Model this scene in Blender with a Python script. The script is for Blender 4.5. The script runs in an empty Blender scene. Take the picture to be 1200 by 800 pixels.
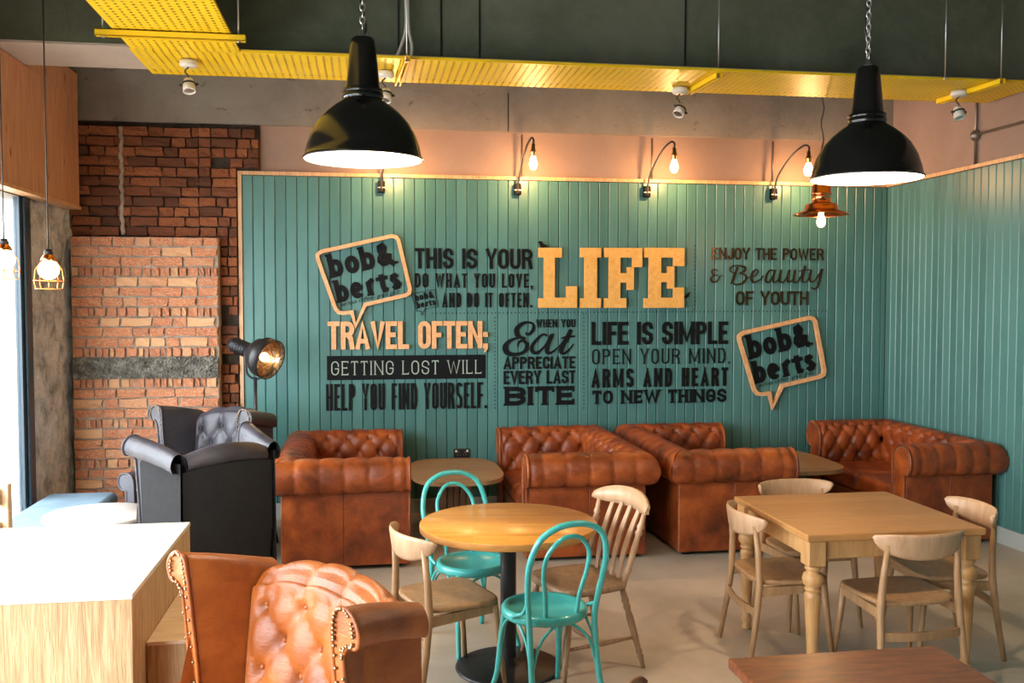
import bpy, bmesh, math, random
from mathutils import Vector, Matrix, noise as mnoise
random.seed(7)
sc = bpy.context.scene
COL = sc.collection
PI = math.pi

# ------------------------------------------------------------------ camera
FPX = 1100.0
EYE = Vector((0, 0, 1.9))
PITCH = math.atan(48/1100); YAW = math.atan(170/1100*math.cos(PITCH))
FW = Vector((math.sin(YAW)*math.cos(PITCH), math.cos(YAW)*math.cos(PITCH), -math.sin(PITCH)))
RT = Vector((math.cos(YAW), -math.sin(YAW), 0)); UP = RT.cross(FW)
cd = bpy.data.cameras.new('camera'); cam = bpy.data.objects.new('camera', cd); COL.objects.link(cam)
cd.sensor_width = 36; cd.lens = FPX/1200*36; cd.clip_end = 100
cam.matrix_world = Matrix(((RT.x, UP.x, -FW.x, EYE.x), (RT.y, UP.y, -FW.y, EYE.y), (RT.z, UP.z, -FW.z, EYE.z), (0, 0, 0, 1)))
sc.camera = cam
# ------------------------------------------------------------------ world, daylight, exposure
w = bpy.data.worlds.new('sky'); sc.world = w; w.use_nodes = True
bg = w.node_tree.nodes['Background']; bg.inputs[0].default_value = (0.86, 0.94, 1.0, 1); bg.inputs[1].default_value = 17.0
def portal(name, loc, rot, sx, sy):
    l = bpy.data.lights.new(name, 'AREA'); l.shape = 'RECTANGLE'; l.size = sx; l.size_y = sy
    l.cycles.is_portal = True
    o = bpy.data.objects.new(name, l); COL.objects.link(o); o.location = loc; o.rotation_euler = rot
portal('daylight_portal', (-2.56, 3.0, 1.4), (0, -PI/2, 0), 2.6, 8.4)
sc.view_settings.view_transform = 'Standard'; sc.view_settings.look = 'None'
sc.view_settings.exposure = 0.0; sc.view_settings.gamma = 1.0; sc.view_settings.use_curve_mapping = False
sc.cycles.max_bounces = 8; sc.cycles.sample_clamp_indirect = 6.0

# ------------------------------------------------------------------ tagging
def tag(o, label, cat, group=None):
    o['label'] = label; o['category'] = cat
    if group: o['group'] = group
    return o
def thing(name, label, cat, loc=(0, 0, 0), rotz=0, group=None):
    o = bpy.data.objects.new(name, None); COL.objects.link(o); o.empty_display_size = .1
    o.location = loc; o.rotation_euler = (0, 0, rotz)
    return tag(o, label, cat, group)
def copy_tree(o, parent=None):
    c = o.copy(); COL.objects.link(c); c.parent = parent
    for ch in list(o.children): copy_tree(ch, c)
    return c
def place(src, loc, rotz, label):
    c = copy_tree(src); c.location = loc; c.rotation_euler = (0, 0, rotz); c['label'] = label
    return c
def on_wall(px, py, yw):              # where a sight line meets a plane parallel to the back wall
    r = FW*FPX + RT*(px-600) + UP*(400-py); t = (yw-EYE.y)/r.y
    p = EYE + r*t
    return p.x, p.z

# ------------------------------------------------------------------ mesh builder
class MB:
    def __init__(s): s.v = []; s.f = []; s.sm = []
    def add(s, vs, fs, smooth=True):
        b = len(s.v); s.v += [tuple(v) for v in vs]
        for f in fs: s.f.append([i+b for i in f]); s.sm.append(smooth)
    def box(s, x0, x1, y0, y1, z0, z1, c=0.0, M=None):
        if c <= 0:
            vs = [(x, y, z) for z in (z0, z1) for y in (y0, y1) for x in (x0, x1)]
            fs = [(0, 2, 3, 1), (4, 5, 7, 6), (0, 1, 5, 4), (2, 6, 7, 3), (0, 4, 6, 2), (1, 3, 7, 5)]
            if M: vs = [M @ Vector(v) for v in vs]
            s.add(vs, fs, False); return
        cx, cy, cz = (x0+x1)/2, (y0+y1)/2, (z0+z1)/2
        vs = []; fs = []; idx = {}
        for sx in (-1, 1):
            for sy in (-1, 1):
                for sz in (-1, 1):
                    hx, hy, hz = (x1-x0)/2, (y1-y0)/2, (z1-z0)/2
                    for a in range(3):
                        p = [hx*sx, hy*sy, hz*sz]
                        for k, sg in enumerate((sx, sy, sz)):
                            if k != a: p[k] -= c*sg
                        idx[sx, sy, sz, a] = len(vs); vs.append((p[0]+cx, p[1]+cy, p[2]+cz))
        for a in range(3):
            b_, c_ = [(1, 2), (2, 0), (0, 1)][a]
            for sg in (-1, 1):
                q = []
                for (u, v) in ((-1, -1), (1, -1), (1, 1), (-1, 1)):
                    t = [0, 0, 0]; t[a] = sg; t[b_] = u; t[c_] = v; q.append(idx[t[0], t[1], t[2], a])
                fs.append(q if sg > 0 else q[::-1])
            for u in (-1, 1):
                for v in (-1, 1):
                    t0 = [0, 0, 0]; t1 = [0, 0, 0]; t0[a] = -1; t1[a] = 1
                    t0[b_] = t1[b_] = u; t0[c_] = t1[c_] = v
                    q = [idx[t0[0], t0[1], t0[2], b_], idx[t1[0], t1[1], t1[2], b_], idx[t1[0], t1[1], t1[2], c_], idx[t0[0], t0[1], t0[2], c_]]
                    fs.append(q if u*v > 0 else q[::-1])
        for k in ((-1, -1, -1), (1, 1, 1), (-1, 1, 1), (1, -1, 1), (1, 1, -1), (-1, -1, 1), (-1, 1, -1), (1, -1, -1)):
            q = [idx[k[0], k[1], k[2], a] for a in range(3)]
            fs.append(q if k[0]*k[1]*k[2] > 0 else q[::-1])
        if M: vs = [M @ Vector(v) for v in vs]
        s.add(vs, fs, False)
    def grid(s, rows, closed=False, smooth=True, flip=False):
        n, m = len(rows), len(rows[0]); vs = [p for r in rows for p in r]; fs = []
        for i in range(n-1):
            for j in range(m if closed else m-1):
                k = (j+1) % m; q = (i*m+j, i*m+k, (i+1)*m+k, (i+1)*m+j)
                fs.append(q[::-1] if flip else q)
        s.add(vs, fs, smooth)
    def tube(s, pts, r, seg=8, closed=False, caps=True):
        P = [Vector(p) for p in pts]; n = len(P)
        R = r if isinstance(r, (list, tuple)) else [r]*n
        rows = []; up = None
        for i in range(n):
            if closed: t = P[(i+1) % n]-P[i-1]
            else: t = P[min(i+1, n-1)]-P[max(i-1, 0)]
            t.normalize()
            if up is None:
                up = Vector((0, 0, 1)) if abs(t.z) < .9 else Vector((1, 0, 0))
            up = (up - t*up.dot(t)).normalized(); sd = t.cross(up)
            rows.append([P[i]+(up*math.cos(a)+sd*math.sin(a))*R[i] for a in [2*PI*k/seg for k in range(seg)]])
        if closed: rows.append(rows[0])
        s.grid(rows, closed=True)
        if caps and not closed:
            s.add(rows[0], [list(range(seg))], False); s.add(rows[-1], [list(range(seg))[::-1]], False)
    def lathe(s, prof, c=(0, 0, 0), seg=24, caps=False, M=None):
        rows = []
        for (r, z) in prof:
            row = [Vector((c[0]+r*math.cos(a), c[1]+r*math.sin(a), c[2]+z)) for a in [2*PI*k/seg for k in range(seg)]]
            if M: row = [M @ p for p in row]
            rows.append(row)
        s.grid(rows, closed=True)
        if caps:
            s.add(rows[0], [list(range(seg))[::-1]], False); s.add(rows[-1], [list(range(seg))], False)
    def prism(s, poly, d0, d1, fn):    # poly of 2-D points, fn(u,v,d)->xyz
        n = len(poly)
        a = [fn(p[0], p[1], d0) for p in poly]; b = [fn(p[0], p[1], d1) for p in poly]
        s.add(a, [list(range(n))[::-1]], False); s.add(b, [list(range(n))], False)
        s.add(a+b, [(i, (i+1) % n, n+(i+1) % n, n+i) for i in range(n)], False)
    def sphere(s, c, r, seg=12, rings=8, sz=1.0):
        rows = [[(c[0]+r*math.sin(t)*math.cos(a), c[1]+r*math.sin(t)*math.sin(a), c[2]+r*sz*math.cos(t)) for a in [2*PI*k/seg for k in range(seg)]] for t in [max(1e-3, min(PI-1e-3, PI*i/rings)) for i in range(rings+1)]]
        s.grid(rows, closed=True, flip=True)
    def mesh(s, name, mat, fix=True):
        me = bpy.data.meshes.new(name); me.from_pydata(s.v, [], s.f); me.update()
        me.polygons.foreach_set('use_smooth', s.sm)
        if fix:
            bm = bmesh.new(); bm.from_mesh(me); bmesh.ops.remove_doubles(bm, verts=bm.verts, dist=1e-5)
            bmesh.ops.recalc_face_normals(bm, faces=bm.faces); bm.to_mesh(me); bm.free()
        me.materials.append(mat)
        return me
    def build(s, name, mat, parent=None, bev=0, fix=True):
        o = bpy.data.objects.new(name, s.mesh(name, mat, fix)); COL.objects.link(o); o.parent = parent
        if bev:
            m = o.modifiers.new('bevel', 'BEVEL'); m.width = bev; m.segments = 2; m.limit_method = 'ANGLE'
        return o
def struct(o): o['kind'] = 'structure'; return o
def spline(pts, n=8, closed=False):
    P = [Vector(p) for p in pts]; out = []; m = len(P)
    rng = range(m) if closed else range(m-1)
    for i in rng:
        if closed: a, b, c, d = P[i-1], P[i], P[(i+1) % m], P[(i+2) % m]
        else:
            b, c = P[i], P[i+1]; a = P[i-1] if i else b*2-c; d = P[i+2] if i+2 < m else c*2-b
        for k in range(n):
            t = k/n
            out.append(.5*((2*b)+(c-a)*t+(2*a-5*b+4*c-d)*t*t+(3*b-a-3*c+d)*t**3))
    if not closed: out.append(P[-1])
    return out

# ------------------------------------------------------------------ materials
def nt(name):
    m = bpy.data.materials.new(name); m.use_nodes = True; t = m.node_tree
    b = t.nodes['Principled BSDF']; return m, t, b
def N(t, typ, **kw):
    n = t.nodes.new(typ)
    for k, v in kw.items():
        if k in n.inputs: n.inputs[k].default_value = v
        else: setattr(n, k, v)
    return n
def L(t, a, b): t.links.new(a, b)
def ramp(t, src, stops):
    r = t.nodes.new('ShaderNodeValToRGB'); cr = r.color_ramp
    while len(cr.elements) < len(stops): cr.elements.new(.5)
    for e, (p, c) in zip(cr.elements, stops): e.position = p; e.color = (*c, 1)
    L(t, src, r.inputs[0]); return r.outputs[0]
def coords(t, scale=(1, 1, 1), rnd=False, rot=(0, 0, 0)):
    tc = t.nodes.new('ShaderNodeTexCoord'); mp = t.nodes.new('ShaderNodeMapping')
    mp.inputs['Scale'].default_value = scale; mp.inputs['Rotation'].default_value = rot
    if rnd:
        oi = t.nodes.new('ShaderNodeObjectInfo'); vm = N(t, 'ShaderNodeVectorMath', operation='SCALE'); vm.inputs[0].default_value = (37, 19, 53)
        L(t, oi.outputs['Random'], vm.inputs['Scale']); ad = N(t, 'ShaderNodeVectorMath', operation='ADD')
        L(t, tc.outputs['Object'], ad.inputs[0]); L(t, vm.outputs[0], ad.inputs[1]); L(t, ad.outputs[0], mp.inputs['Vector'])
    else: L(t, tc.outputs['Object'], mp.inputs['Vector'])
    return mp.outputs[0]
def noise(t, vec, scale, detail=4, rough=.55, dist=0):
    n = N(t, 'ShaderNodeTexNoise'); n.inputs['Scale'].default_value = scale; n.inputs['Detail'].default_value = detail
    n.inputs['Roughness'].default_value = rough; n.inputs['Distortion'].default_value = dist
    L(t, vec, n.inputs['Vector']); return n.outputs['Fac']
def bump(t, b, h, s, d=.01):
    n = N(t, 'ShaderNodeBump'); n.inputs['Strength'].default_value = s; n.inputs['Distance'].default_value = d
    L(t, h, n.inputs['Height']); L(t, n.outputs[0], b.inputs['Normal'])
def plain(name, c, rough=.5, metal=0, spec=.5, var=0.0, vs=6, bs=0.0, bsc=80, coat=0):
    m, t, b = nt(name); b.inputs['Specular IOR Level'].default_value = spec
    b.inputs['Roughness'].default_value = rough; b.inputs['Metallic'].default_value = metal; b.inputs['Coat Weight'].default_value = coat
    b.inputs['Coat Roughness'].default_value = .1
    v = coords(t, rnd=True)
    f = noise(t, v, vs, 5)
    lo = tuple(x*(1-var) for x in c); hi = tuple(min(1, x*(1+var)) for x in c)
    L(t, ramp(t, f, [(.3, lo), (.7, hi)]), b.inputs['Base Color'])
    if bs: bump(t, b, noise(t, v, bsc, 6), bs)
    return m
def leather(name, dark, mid, light, rough=.38):
    m, t, b = nt(name); v = coords(t, rnd=True)
    f = noise(t, v, 4.5, 6, .62, .4)
    L(t, ramp(t, f, [(.28, dark), (.5, mid), (.72, light)]), b.inputs['Base Color'])
    g = noise(t, v, 14, 5); mr = N(t, 'ShaderNodeMapRange'); mr.inputs['To Min'].default_value = rough-.08; mr.inputs['To Max'].default_value = rough+.16
    L(t, g, mr.inputs[0]); L(t, mr.outputs[0], b.inputs['Roughness'])
    vo = N(t, 'ShaderNodeTexVoronoi'); vo.inputs['Scale'].default_value = 170; L(t, v, vo.inputs['Vector'])
    cr = noise(t, coords(t, (1, 1, 4), True), 18, 6, .7)
    mx = N(t, 'ShaderNodeMath', operation='ADD'); ml = N(t, 'ShaderNodeMath', operation='MULTIPLY'); ml.inputs[1].default_value = 5
    L(t, cr, ml.inputs[0]); L(t, ml.outputs[0], mx.inputs[0]); L(t, vo.outputs['Distance'], mx.inputs[1])
    bump(t, b, mx.outputs[0], .25, .003); return m
def wood(name, cols, scale=(1, 12, 12), rough=.45, knots=False, rot=(0, 0, 0), bs=.08, coat=0):
    m, t, b = nt(name); v = coords(t, scale, True, rot)
    f = noise(t, v, 3.2, 8, .6, .6)
    col = ramp(t, f, [(.3, cols[0]), (.5, cols[1]), (.72, cols[2])])
    if knots:
        kv = coords(t, (1, 3.2, 1.3), False); vo = N(t, 'ShaderNodeTexVoronoi'); vo.inputs['Scale'].default_value = 2.1; L(t, kv, vo.inputs['Vector'])
        kr = ramp(t, vo.outputs['Distance'], [(.05, (0, 0, 0)), (.13, (1, 1, 1))])
        mix = N(t, 'ShaderNodeMix', data_type='RGBA'); L(t, kr, mix.inputs[0]); mix.inputs[6].default_value = (.16, .065, .025, 1); L(t, col, mix.inputs[7]); col = mix.outputs[2]
    L(t, col, b.inputs['Base Color']); b.inputs['Roughness'].default_value = rough; b.inputs['Coat Weight'].default_value = coat; b.inputs['Coat Roughness'].default_value = .25
    bump(t, b, f, bs, .004); return m
def staves(name, cols, bw, bh, rough=.3, rot=0, coat=.3):
    m, t, b = nt(name); v = coords(t, (1, 1, 1), False, (0, 0, rot))
    br = N(t, 'ShaderNodeTexBrick'); br.inputs['Scale'].default_value = 1; br.inputs['Brick Width'].default_value = bw; br.inputs['Row Height'].default_value = bh
    br.inputs['Mortar Size'].default_value = .0006; br.inputs['Color1'].default_value = (*cols[0], 1); br.inputs['Color2'].default_value = (*cols[1], 1); br.inputs['Mortar'].default_value = (*[c*.75 for c in cols[0]], 1)
    br.inputs['Bias'].default_value = 0
    L(t, v, br.inputs['Vector'])
    g = noise(t, coords(t, (3, 30, 3), False, (0, 0, rot)), 3, 7, .6, .5)
    gr = ramp(t, g, [(.3, tuple(.78 for _ in range(3))), (.7, (1.1, 1.1, 1.1))])
    mx = N(t, 'ShaderNodeMix', data_type='RGBA', blend_type='MULTIPLY'); mx.inputs[0].default_value = 1; L(t, br.outputs['Color'], mx.inputs[6]); L(t, gr, mx.inputs[7])
    L(t, mx.outputs[2], b.inputs['Base Color']); b.inputs['Roughness'].default_value = rough; b.inputs['Coat Weight'].default_value = coat; b.inputs['Coat Roughness'].default_value = .2
    return m
def emit(name, c, s):
    m, t, b = nt(name); b.inputs['Base Color'].default_value = (*c, 1); b.inputs['Emission Color'].default_value = (*c, 1); b.inputs['Emission Strength'].default_value = s
    return m
def glassy(name):
    m, t, b = nt(name); b.inputs['Roughness'].default_value = .02; b.inputs['Base Color'].default_value = (.9, .95, .95, 1)
    tr = t.nodes.new('ShaderNodeBsdfTransparent'); mx = t.nodes.new('ShaderNodeMixShader'); mx.inputs[0].default_value = .05
    L(t, tr.outputs[0], mx.inputs[1]); L(t, b.outputs[0], mx.inputs[2]); L(t, mx.outputs[0], t.nodes['Material Output'].inputs['Surface']); return m

M = {}
# floor: power-floated concrete
m, t, b = nt('concrete_floor'); v = coords(t)
f1 = noise(t, v, .8, 7, .6, .8); L(t, ramp(t, f1, [(.3, (.36, .30, .23)), (.5, (.50, .42, .33)), (.7, (.62, .53, .43))]), b.inputs['Base Color'])
f2 = noise(t, v, 3.5, 8, .7); mr = N(t, 'ShaderNodeMapRange'); mr.inputs['To Min'].default_value = .25; mr.inputs['To Max'].default_value = .6; L(t, f2, mr.inputs[0]); L(t, mr.outputs[0], b.inputs['Roughness'])
bump(t, b, f2, .05); M['floor'] = m
def concrete(name, cols, sc_=1.6, bs=.4, crack=True):
    m, t, b = nt(name); v = coords(t)
    f = noise(t, v, sc_, 9, .68, .3); c = ramp(t, f, [(.28, cols[0]), (.5, cols[1]), (.74, cols[2])])
    if crack:
        s = noise(t, coords(t, (1, 1, 2.2)), 5.5, 6, .7); r = ramp(t, s, [(.30, (.25, .23, .2)), (.38, (1, 1, 1))])
        mx = N(t, 'ShaderNodeMix', data_type='RGBA', blend_type='MULTIPLY'); mx.inputs[0].default_value = .7; L(t, c, mx.inputs[6]); L(t, r, mx.inputs[7]); c = mx.outputs[2]
    L(t, c, b.inputs['Base Color']); b.inputs['Roughness'].default_value = .85
    bump(t, b, noise(t, v, sc_*8, 8, .7), bs, .02); return m
M['plaster'] = concrete('pink_plaster', ((.24, .165, .132), (.30, .208, .165), (.36, .252, .20)), .9, .15, False)
M['beam_back'] = concrete('grey_concrete', ((.17, .145, .12), (.25, .215, .18), (.32, .28, .23)), 1.3, .35)
M['beam_green'] = concrete('olive_beam', ((.060, .074, .048), (.115, .132, .088), (.18, .19, .145)), 1.3, .3, False)
M['soffit'] = concrete('pale_soffit', ((.42, .36, .31), (.5, .43, .38), (.56, .5, .44)), 1, .2, False)
M['roughwall'] = concrete('rough_render', ((.14, .15, .16), (.55, .57, .58), (.88, .88, .88)), 6.0, 1.0)
M['ceiling'] = concrete('dark_ceiling', ((.05, .06, .045), (.07, .08, .06), (.09, .1, .08)), 1, .3, False)
M['mortar'] = concrete('pale_mortar', ((.20, .15, .11), (.38, .30, .23), (.56, .47, .38)), 6, .9, False)
M['mortar_dark'] = concrete('dark_mortar', ((.015, .011, .008), (.05, .035, .024), (.10, .07, .05)), 5, .8, False)  # darker mortar behind the recess and quoin bricks
M['rubble'] = concrete('grey_rubble', ((.06, .055, .045), (.22, .20, .165), (.55, .52, .45)), 14, 1.0, False)
def brickmat(name, cols, alt):
    m, t, b = nt(name); oi = t.nodes.new('ShaderNodeObjectInfo')
    c1 = ramp(t, oi.outputs['Random'], [(0, cols[0]), (.35, cols[1]), (.7, cols[2]), (1, cols[3])])
    v = coords(t, rnd=True); f = noise(t, v, 11, 7, .7, .5)
    r = ramp(t, f, [(.47, (0, 0, 0)), (.62, (1, 1, 1))])
    mx = N(t, 'ShaderNodeMix', data_type='RGBA'); L(t, r, mx.inputs[0]); L(t, c1, mx.inputs[6]); mx.inputs[7].default_value = (*alt, 1)
    L(t, mx.outputs[2], b.inputs['Base Color']); b.inputs['Roughness'].default_value = .9
    bump(t, b, noise(t, v, 40, 7, .7), .7, .008); return m
M['brick'] = brickmat('orange_brick', ((.46, .125, .05), (.60, .20, .08), (.52, .15, .065), (.78, .42, .20)), (.70, .46, .29))
M['brick_dark'] = brickmat('dark_brick', ((.10, .030, .012), (.30, .085, .028), (.42, .13, .042), (.18, .05, .02)), (.10, .055, .032))  # darker brick tones for the recess and quoin
# teal boards
m, t, b = nt('teal_paint'); v = coords(t, (1, 1, .35), True); f = noise(t, v, 5, 5)
oi = t.nodes.new('ShaderNodeObjectInfo'); md = N(t, 'ShaderNodeMath', operation='MULTIPLY_ADD'); md.inputs[1].default_value = .5; L(t, oi.outputs['Random'], md.inputs[0]); L(t, f, md.inputs[2])
L(t, ramp(t, md.outputs[0], [(.4, (.055, .160, .150)), (1, (.080, .215, .200))]), b.inputs['Base Color'])
b.inputs['Roughness'].default_value = .36; bump(t, b, noise(t, v, 60, 4), .05); M['teal'] = m
M['groove'] = plain('teal_groove', (.02, .07, .063), .7)
M['pine'] = wood('pine_trim', ((.50, .26, .12), (.66, .38, .19), (.78, .50, .28)), (14, 14, 1))
M['pinebox'] = wood('knotty_pine', ((.44, .21, .11), (.56, .29, .16), (.64, .36, .21)), (9, 9, .8), .5, True)
M['yellow'] = plain('yellow_powder_coat', (.90, .60, .012), .42, var=.08, vs=3)
M['black'] = plain('gloss_black_enamel', (.005, .005, .005), .2, coat=.15)
M['blackmetal'] = plain('black_metal', (.012, .012, .013), .42)
M['mattblack'] = plain('black_lettering', (.006, .007, .008), .6, spec=.12)
M['glinted'] = plain('glint_lettering', (.060, .034, .014), .24, metal=.6, var=.3)  # black letters, warm lamp glint put into their colour
M['whitein'] = plain('white_enamel', (.9, .88, .85), .4)
M['steel'] = plain('zinc_steel', (.55, .55, .55), .3, metal=1)
M['copper'] = plain('polished_copper', (.80, .30, .11), .2, metal=1, var=.12)
M['brass'] = plain('brass', (.75, .48, .18), .28, metal=1)
M['nail'] = plain('antique_nail_head', (.34, .22, .12), .3, metal=1)
M['conduit'] = plain('grey_conduit', (.22, .19, .17), .4, metal=.7)
M['whiteplastic'] = plain('white_plastic', (.68, .66, .62), .4)
M['frame'] = plain('navy_frame', (.012, .035, .055), .35)
M['tan'] = leather('tan_leather', (.065, .013, .004), (.23, .046, .009), (.42, .098, .017), .32)
M['tan2'] = leather('caramel_leather', (.18, .040, .007), (.32, .082, .014), (.45, .135, .026), .32)
M['charcoal'] = leather('charcoal_leather', (.028, .026, .032), (.045, .042, .052), (.07, .066, .08), .38)
M['charcoalfab'] = plain('charcoal_cloth', (.009, .009, .010), .95, var=.3, vs=30, bs=.3, bsc=300)
M['walnutfeet'] = plain('black_bun_foot', (.012, .008, .006), .35)
M['oak'] = staves('honey_oak_staves', ((.60, .23, .032), (.75, .34, .062)), .34, .042, .32, 0.15)
M['oakedge'] = wood('honey_oak_edge', ((.50, .20, .045), (.58, .25, .06), (.64, .31, .085)), (4, 4, 20))
M['tabletop'] = staves('pale_oak_planks', ((.42, .19, .055), (.49, .24, .078)), 1.3, .115, .4, 0.0, .15)
M['tablelow'] = staves('brown_oak_top', ((.30, .17, .075), (.36, .215, .10)), .9, .07, .45, .2, .1)
M['tablewood'] = wood('pale_oak', ((.42, .21, .075), (.50, .27, .10), (.58, .33, .135)), (9, 9, 1.2), .45)
M['chairwood'] = wood('bleached_oak', ((.28, .15, .068), (.36, .205, .095), (.43, .26, .13)), (9, 9, 1.2), .42)
M['pinkwood'] = wood('blond_beech', ((.40, .23, .12), (.47, .285, .16), (.54, .34, .20)), (9, 9, 1.2), .4)
M['kitwood'] = wood('aged_oak', ((.24, .135, .07), (.33, .195, .105), (.42, .27, .155)), (9, 9, 1.2), .42)
M['darktop'] = wood('red_brown_tabletop', ((.07, .015, .004), (.16, .038, .009), (.27, .08, .02)), (2, 9, 4), .3, coat=.35)
M['redwood'] = wood('chestnut_wood', ((.20, .075, .026), (.30, .12, .045), (.38, .17, .07)), (9, 9, 1.5), .35)
M['turq'] = plain('turquoise_paint', (.055, .40, .37), .28, var=.1, coat=.3)
M['counterside'] = wood('strand_ply', ((.30, .17, .075), (.46, .29, .14), (.60, .42, .24)), (26, 26, 1.6), .7, bs=.8)
M['countertop'] = wood('pale_counter_top', ((.66, .57, .46), (.74, .66, .55), (.80, .72, .62)), (1, 10, 4), .3)
M['whitetop'] = plain('white_laminate', (.80, .78, .74), .25)
M['bluefab'] = plain('slate_blue_upholstery', (.14, .21, .27), .8, var=.15)
M['plywood'] = wood('pale_plywood', ((.62, .45, .28), (.70, .54, .36), (.76, .61, .44)), (1.5, 9, 9))
M['glass'] = glassy('window_glass')
M['render'] = concrete('white_render', ((.60, .58, .54), (.72, .70, .67), (.80, .79, .77)), 8, .5, False)
M['pave'] = concrete('paving', ((.3, .3, .3), (.36, .36, .35), (.42, .42, .41)), 3, .2, False)
M['walnutbase'] = wood('slatted_walnut', ((.12, .06, .03), (.18, .10, .05), (.24, .14, .07)), (9, 9, 1.2))
M['bulb_warm'] = emit('warm_filament_bulb', (1, .62, .26), 26)
M['bulb_white'] = emit('white_bulb', (1, .9, .76), 30)
M['bulb_left'] = emit('amber_globe_bulb', (1, .66, .32), 9)
M['reflector'] = plain('lamp_reflector', (.8, .55, .35), .18, metal=1)
WOODTEX = wood('cut_out_birch', ((.66, .33, .07), (.76, .41, .10), (.82, .48, .15)), (7, 3, 7), .5, bs=.2)
WOODPALE = wood('cut_out_pine', ((.62, .30, .12), (.72, .39, .18), (.80, .48, .25)), (7, 3, 7), .5, bs=.2)

def lamp(name, loc, energy, col, r=.05, parent=None, spot=None, rot=None):
    l = bpy.data.lights.new(name, 'SPOT' if spot else 'POINT'); l.energy = energy; l.color = col; l.shadow_soft_size = r
    if spot: l.spot_size = spot; l.spot_blend = .6
    o = bpy.data.objects.new(name, l); COL.objects.link(o); o.location = loc; o.parent = parent
    if rot: o.rotation_euler = rot
    return o

# ================================================================== SETTING
YW, XR, XL, CE = 8.35, 4.91, -2.45, 4.4
def slab(name, x0, x1, y0, y1, z0, z1, mat, parent=None):
    q = MB(); q.box(x0, x1, y0, y1, z0, z1); return q.build(name, mat, parent)
struct(slab('floor', -7, 6, -3, 10, -.12, 0, M['floor']))
struct(slab('ceiling', -2.7, 5.2, -2.2, 8.7, CE, CE+.15, M['ceiling']))
wall_back = struct(slab('wall_back', -1.30, 5.2, YW+.03, YW+.28, 0, 3.40, M['plaster']))
bb = struct(slab('trim_1', -2.7, 5.2, YW-.03, YW+.28, 3.40, CE, M['beam_back']))
wall_right = struct(slab('wall_right', XR+.03, XR+.28, -2.2, YW+.03, 0, CE, M['plaster']))
# downstand beam
struct(slab('trim_2', -2.7, XR+.03, 6.47, 7.08, 3.56, CE, M['beam_green']))
struct(slab('trim_3', -2.7, XR+.03, 6.475, 7.085, 3.545, 3.56, M['soffit']))
for px in (467, 517, 562, 803):
    x, z = on_wall(px, 30, 6.47); struct(slab('trim_4', x-.006, x+.006, 6.462, 6.47, 3.56, CE, M['blackmetal']))
# back wall: tongue-and-groove boards
BW = .0925; BT = 2.975
q = MB(); q.box(0, BW-.004, 0, .02, 0, BT-.02, .006); bme = q.mesh('wall_board', M['teal'])
nb = int((XR+1.055)/BW-.1)
for i in range(nb+1):
    x = -1.055+i*BW
    o = bpy.data.objects.new('wall_board', bme); o.scale.x = min(1, (XR-x)/BW); COL.objects.link(o); o.parent = wall_back; o.location = (x, YW, .02)
slab('board_backing', -1.055, XR, YW+.012, YW+.03, .02, BT-.01, M['groove'], wall_back)
i = 0
while YW-(i+1)*BW > -.2:
    o = bpy.data.objects.new('wall_board', bme); COL.objects.link(o); o.parent = wall_right
    o.location = (XR, YW-i*BW, .02); o.rotation_euler = (0, 0, -PI/2); i += 1
slab('board_backing', XR+.012, XR+.03, -.2, YW, .02, BT-.01, M['groove'], wall_right)
struct(slab('trim_5', -1.085, XR, YW-.025, YW+.03, BT, BT+.03, M['pine']))
struct(slab('trim_6', XR-.025, XR+.03, -.2, YW-.025, BT, BT+.03, M['pine']))
struct(slab('trim_7', -1.085, -1.055, YW-.02, YW+.04, 0, BT, M['pine']))
struct(slab('baseboard_back', -1.055, XR, YW-.018, YW, 0, .13, plain('pale_skirting', (.42, .45, .42), .5)))
struct(slab('baseboard_right', XR-.018, XR, -.2, YW-.018, 0, .13, bpy.data.materials['pale_skirting']))
# concrete shutter seams in the back beam and plaster
for px, y0, y1 in ((595, 110, 155),):
    x, z1 = on_wall(px, y0, YW); _, z0 = on_wall(px, y1, YW); slab('seam', x-.004, x+.004, YW-.034, YW-.03, z0, z1, M['blackmetal'], bb)

# brick recess and pier
def brick_meshes(mat, n=6, j=.006):
    out = []
    for k in range(n):
        bm = bmesh.new(); bmesh.ops.create_cube(bm, size=1); bmesh.ops.subdivide_edges(bm, edges=bm.edges[:], cuts=1, use_grid_fill=True)
        for v in bm.verts:
            v.co += Vector([random.uniform(-1, 1)*s for s in (j*4, j*12, j*11)])
            if v.co.y > .2: v.co.y = .5
        me = bpy.data.meshes.new('brick'); bm.to_mesh(me); bm.free(); me.materials.append(mat); out.append(me)
    return out
BR = brick_meshes(M['brick'], 7, .008); BD = brick_meshes(M['brick_dark'], 6, .008)
def lay(parent, me, x0, x1, yf, z, h, lens, dep=.10, jit=.008, skip=0):
    x = x0
    while x < x1-.03:
        l = random.choice(lens)*random.uniform(.93, 1.07); l = min(l, x1-x)
        if l > .03 and random.random() >= skip:
            o = bpy.data.objects.new('brick', random.choice(me)); COL.objects.link(o); o.parent = parent
            o.location = (x+l/2, yf+dep/2+random.uniform(-jit, jit), z+h/2); g_ = .017 if me is BR else .012; o.scale = (l-g_, dep, h-g_)
            o.rotation_euler = (random.uniform(-.02, .02), random.uniform(-.012, .012), random.uniform(-.02, .02))
        x += l
recess = struct(slab('wall_recess', -2.7, -1.085, YW+.02, YW+.28, 0, 3.40, M['mortar_dark']))
RH = .0835
z = 2.44; k = 0
while z < 3.31:
    lay(recess, BD, -2.42+(.0 if k % 2 else -.1), -1.40, YW-.03, z, RH, (.235, .235, .235, .12), .09)
    z += RH; k += 1
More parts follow.
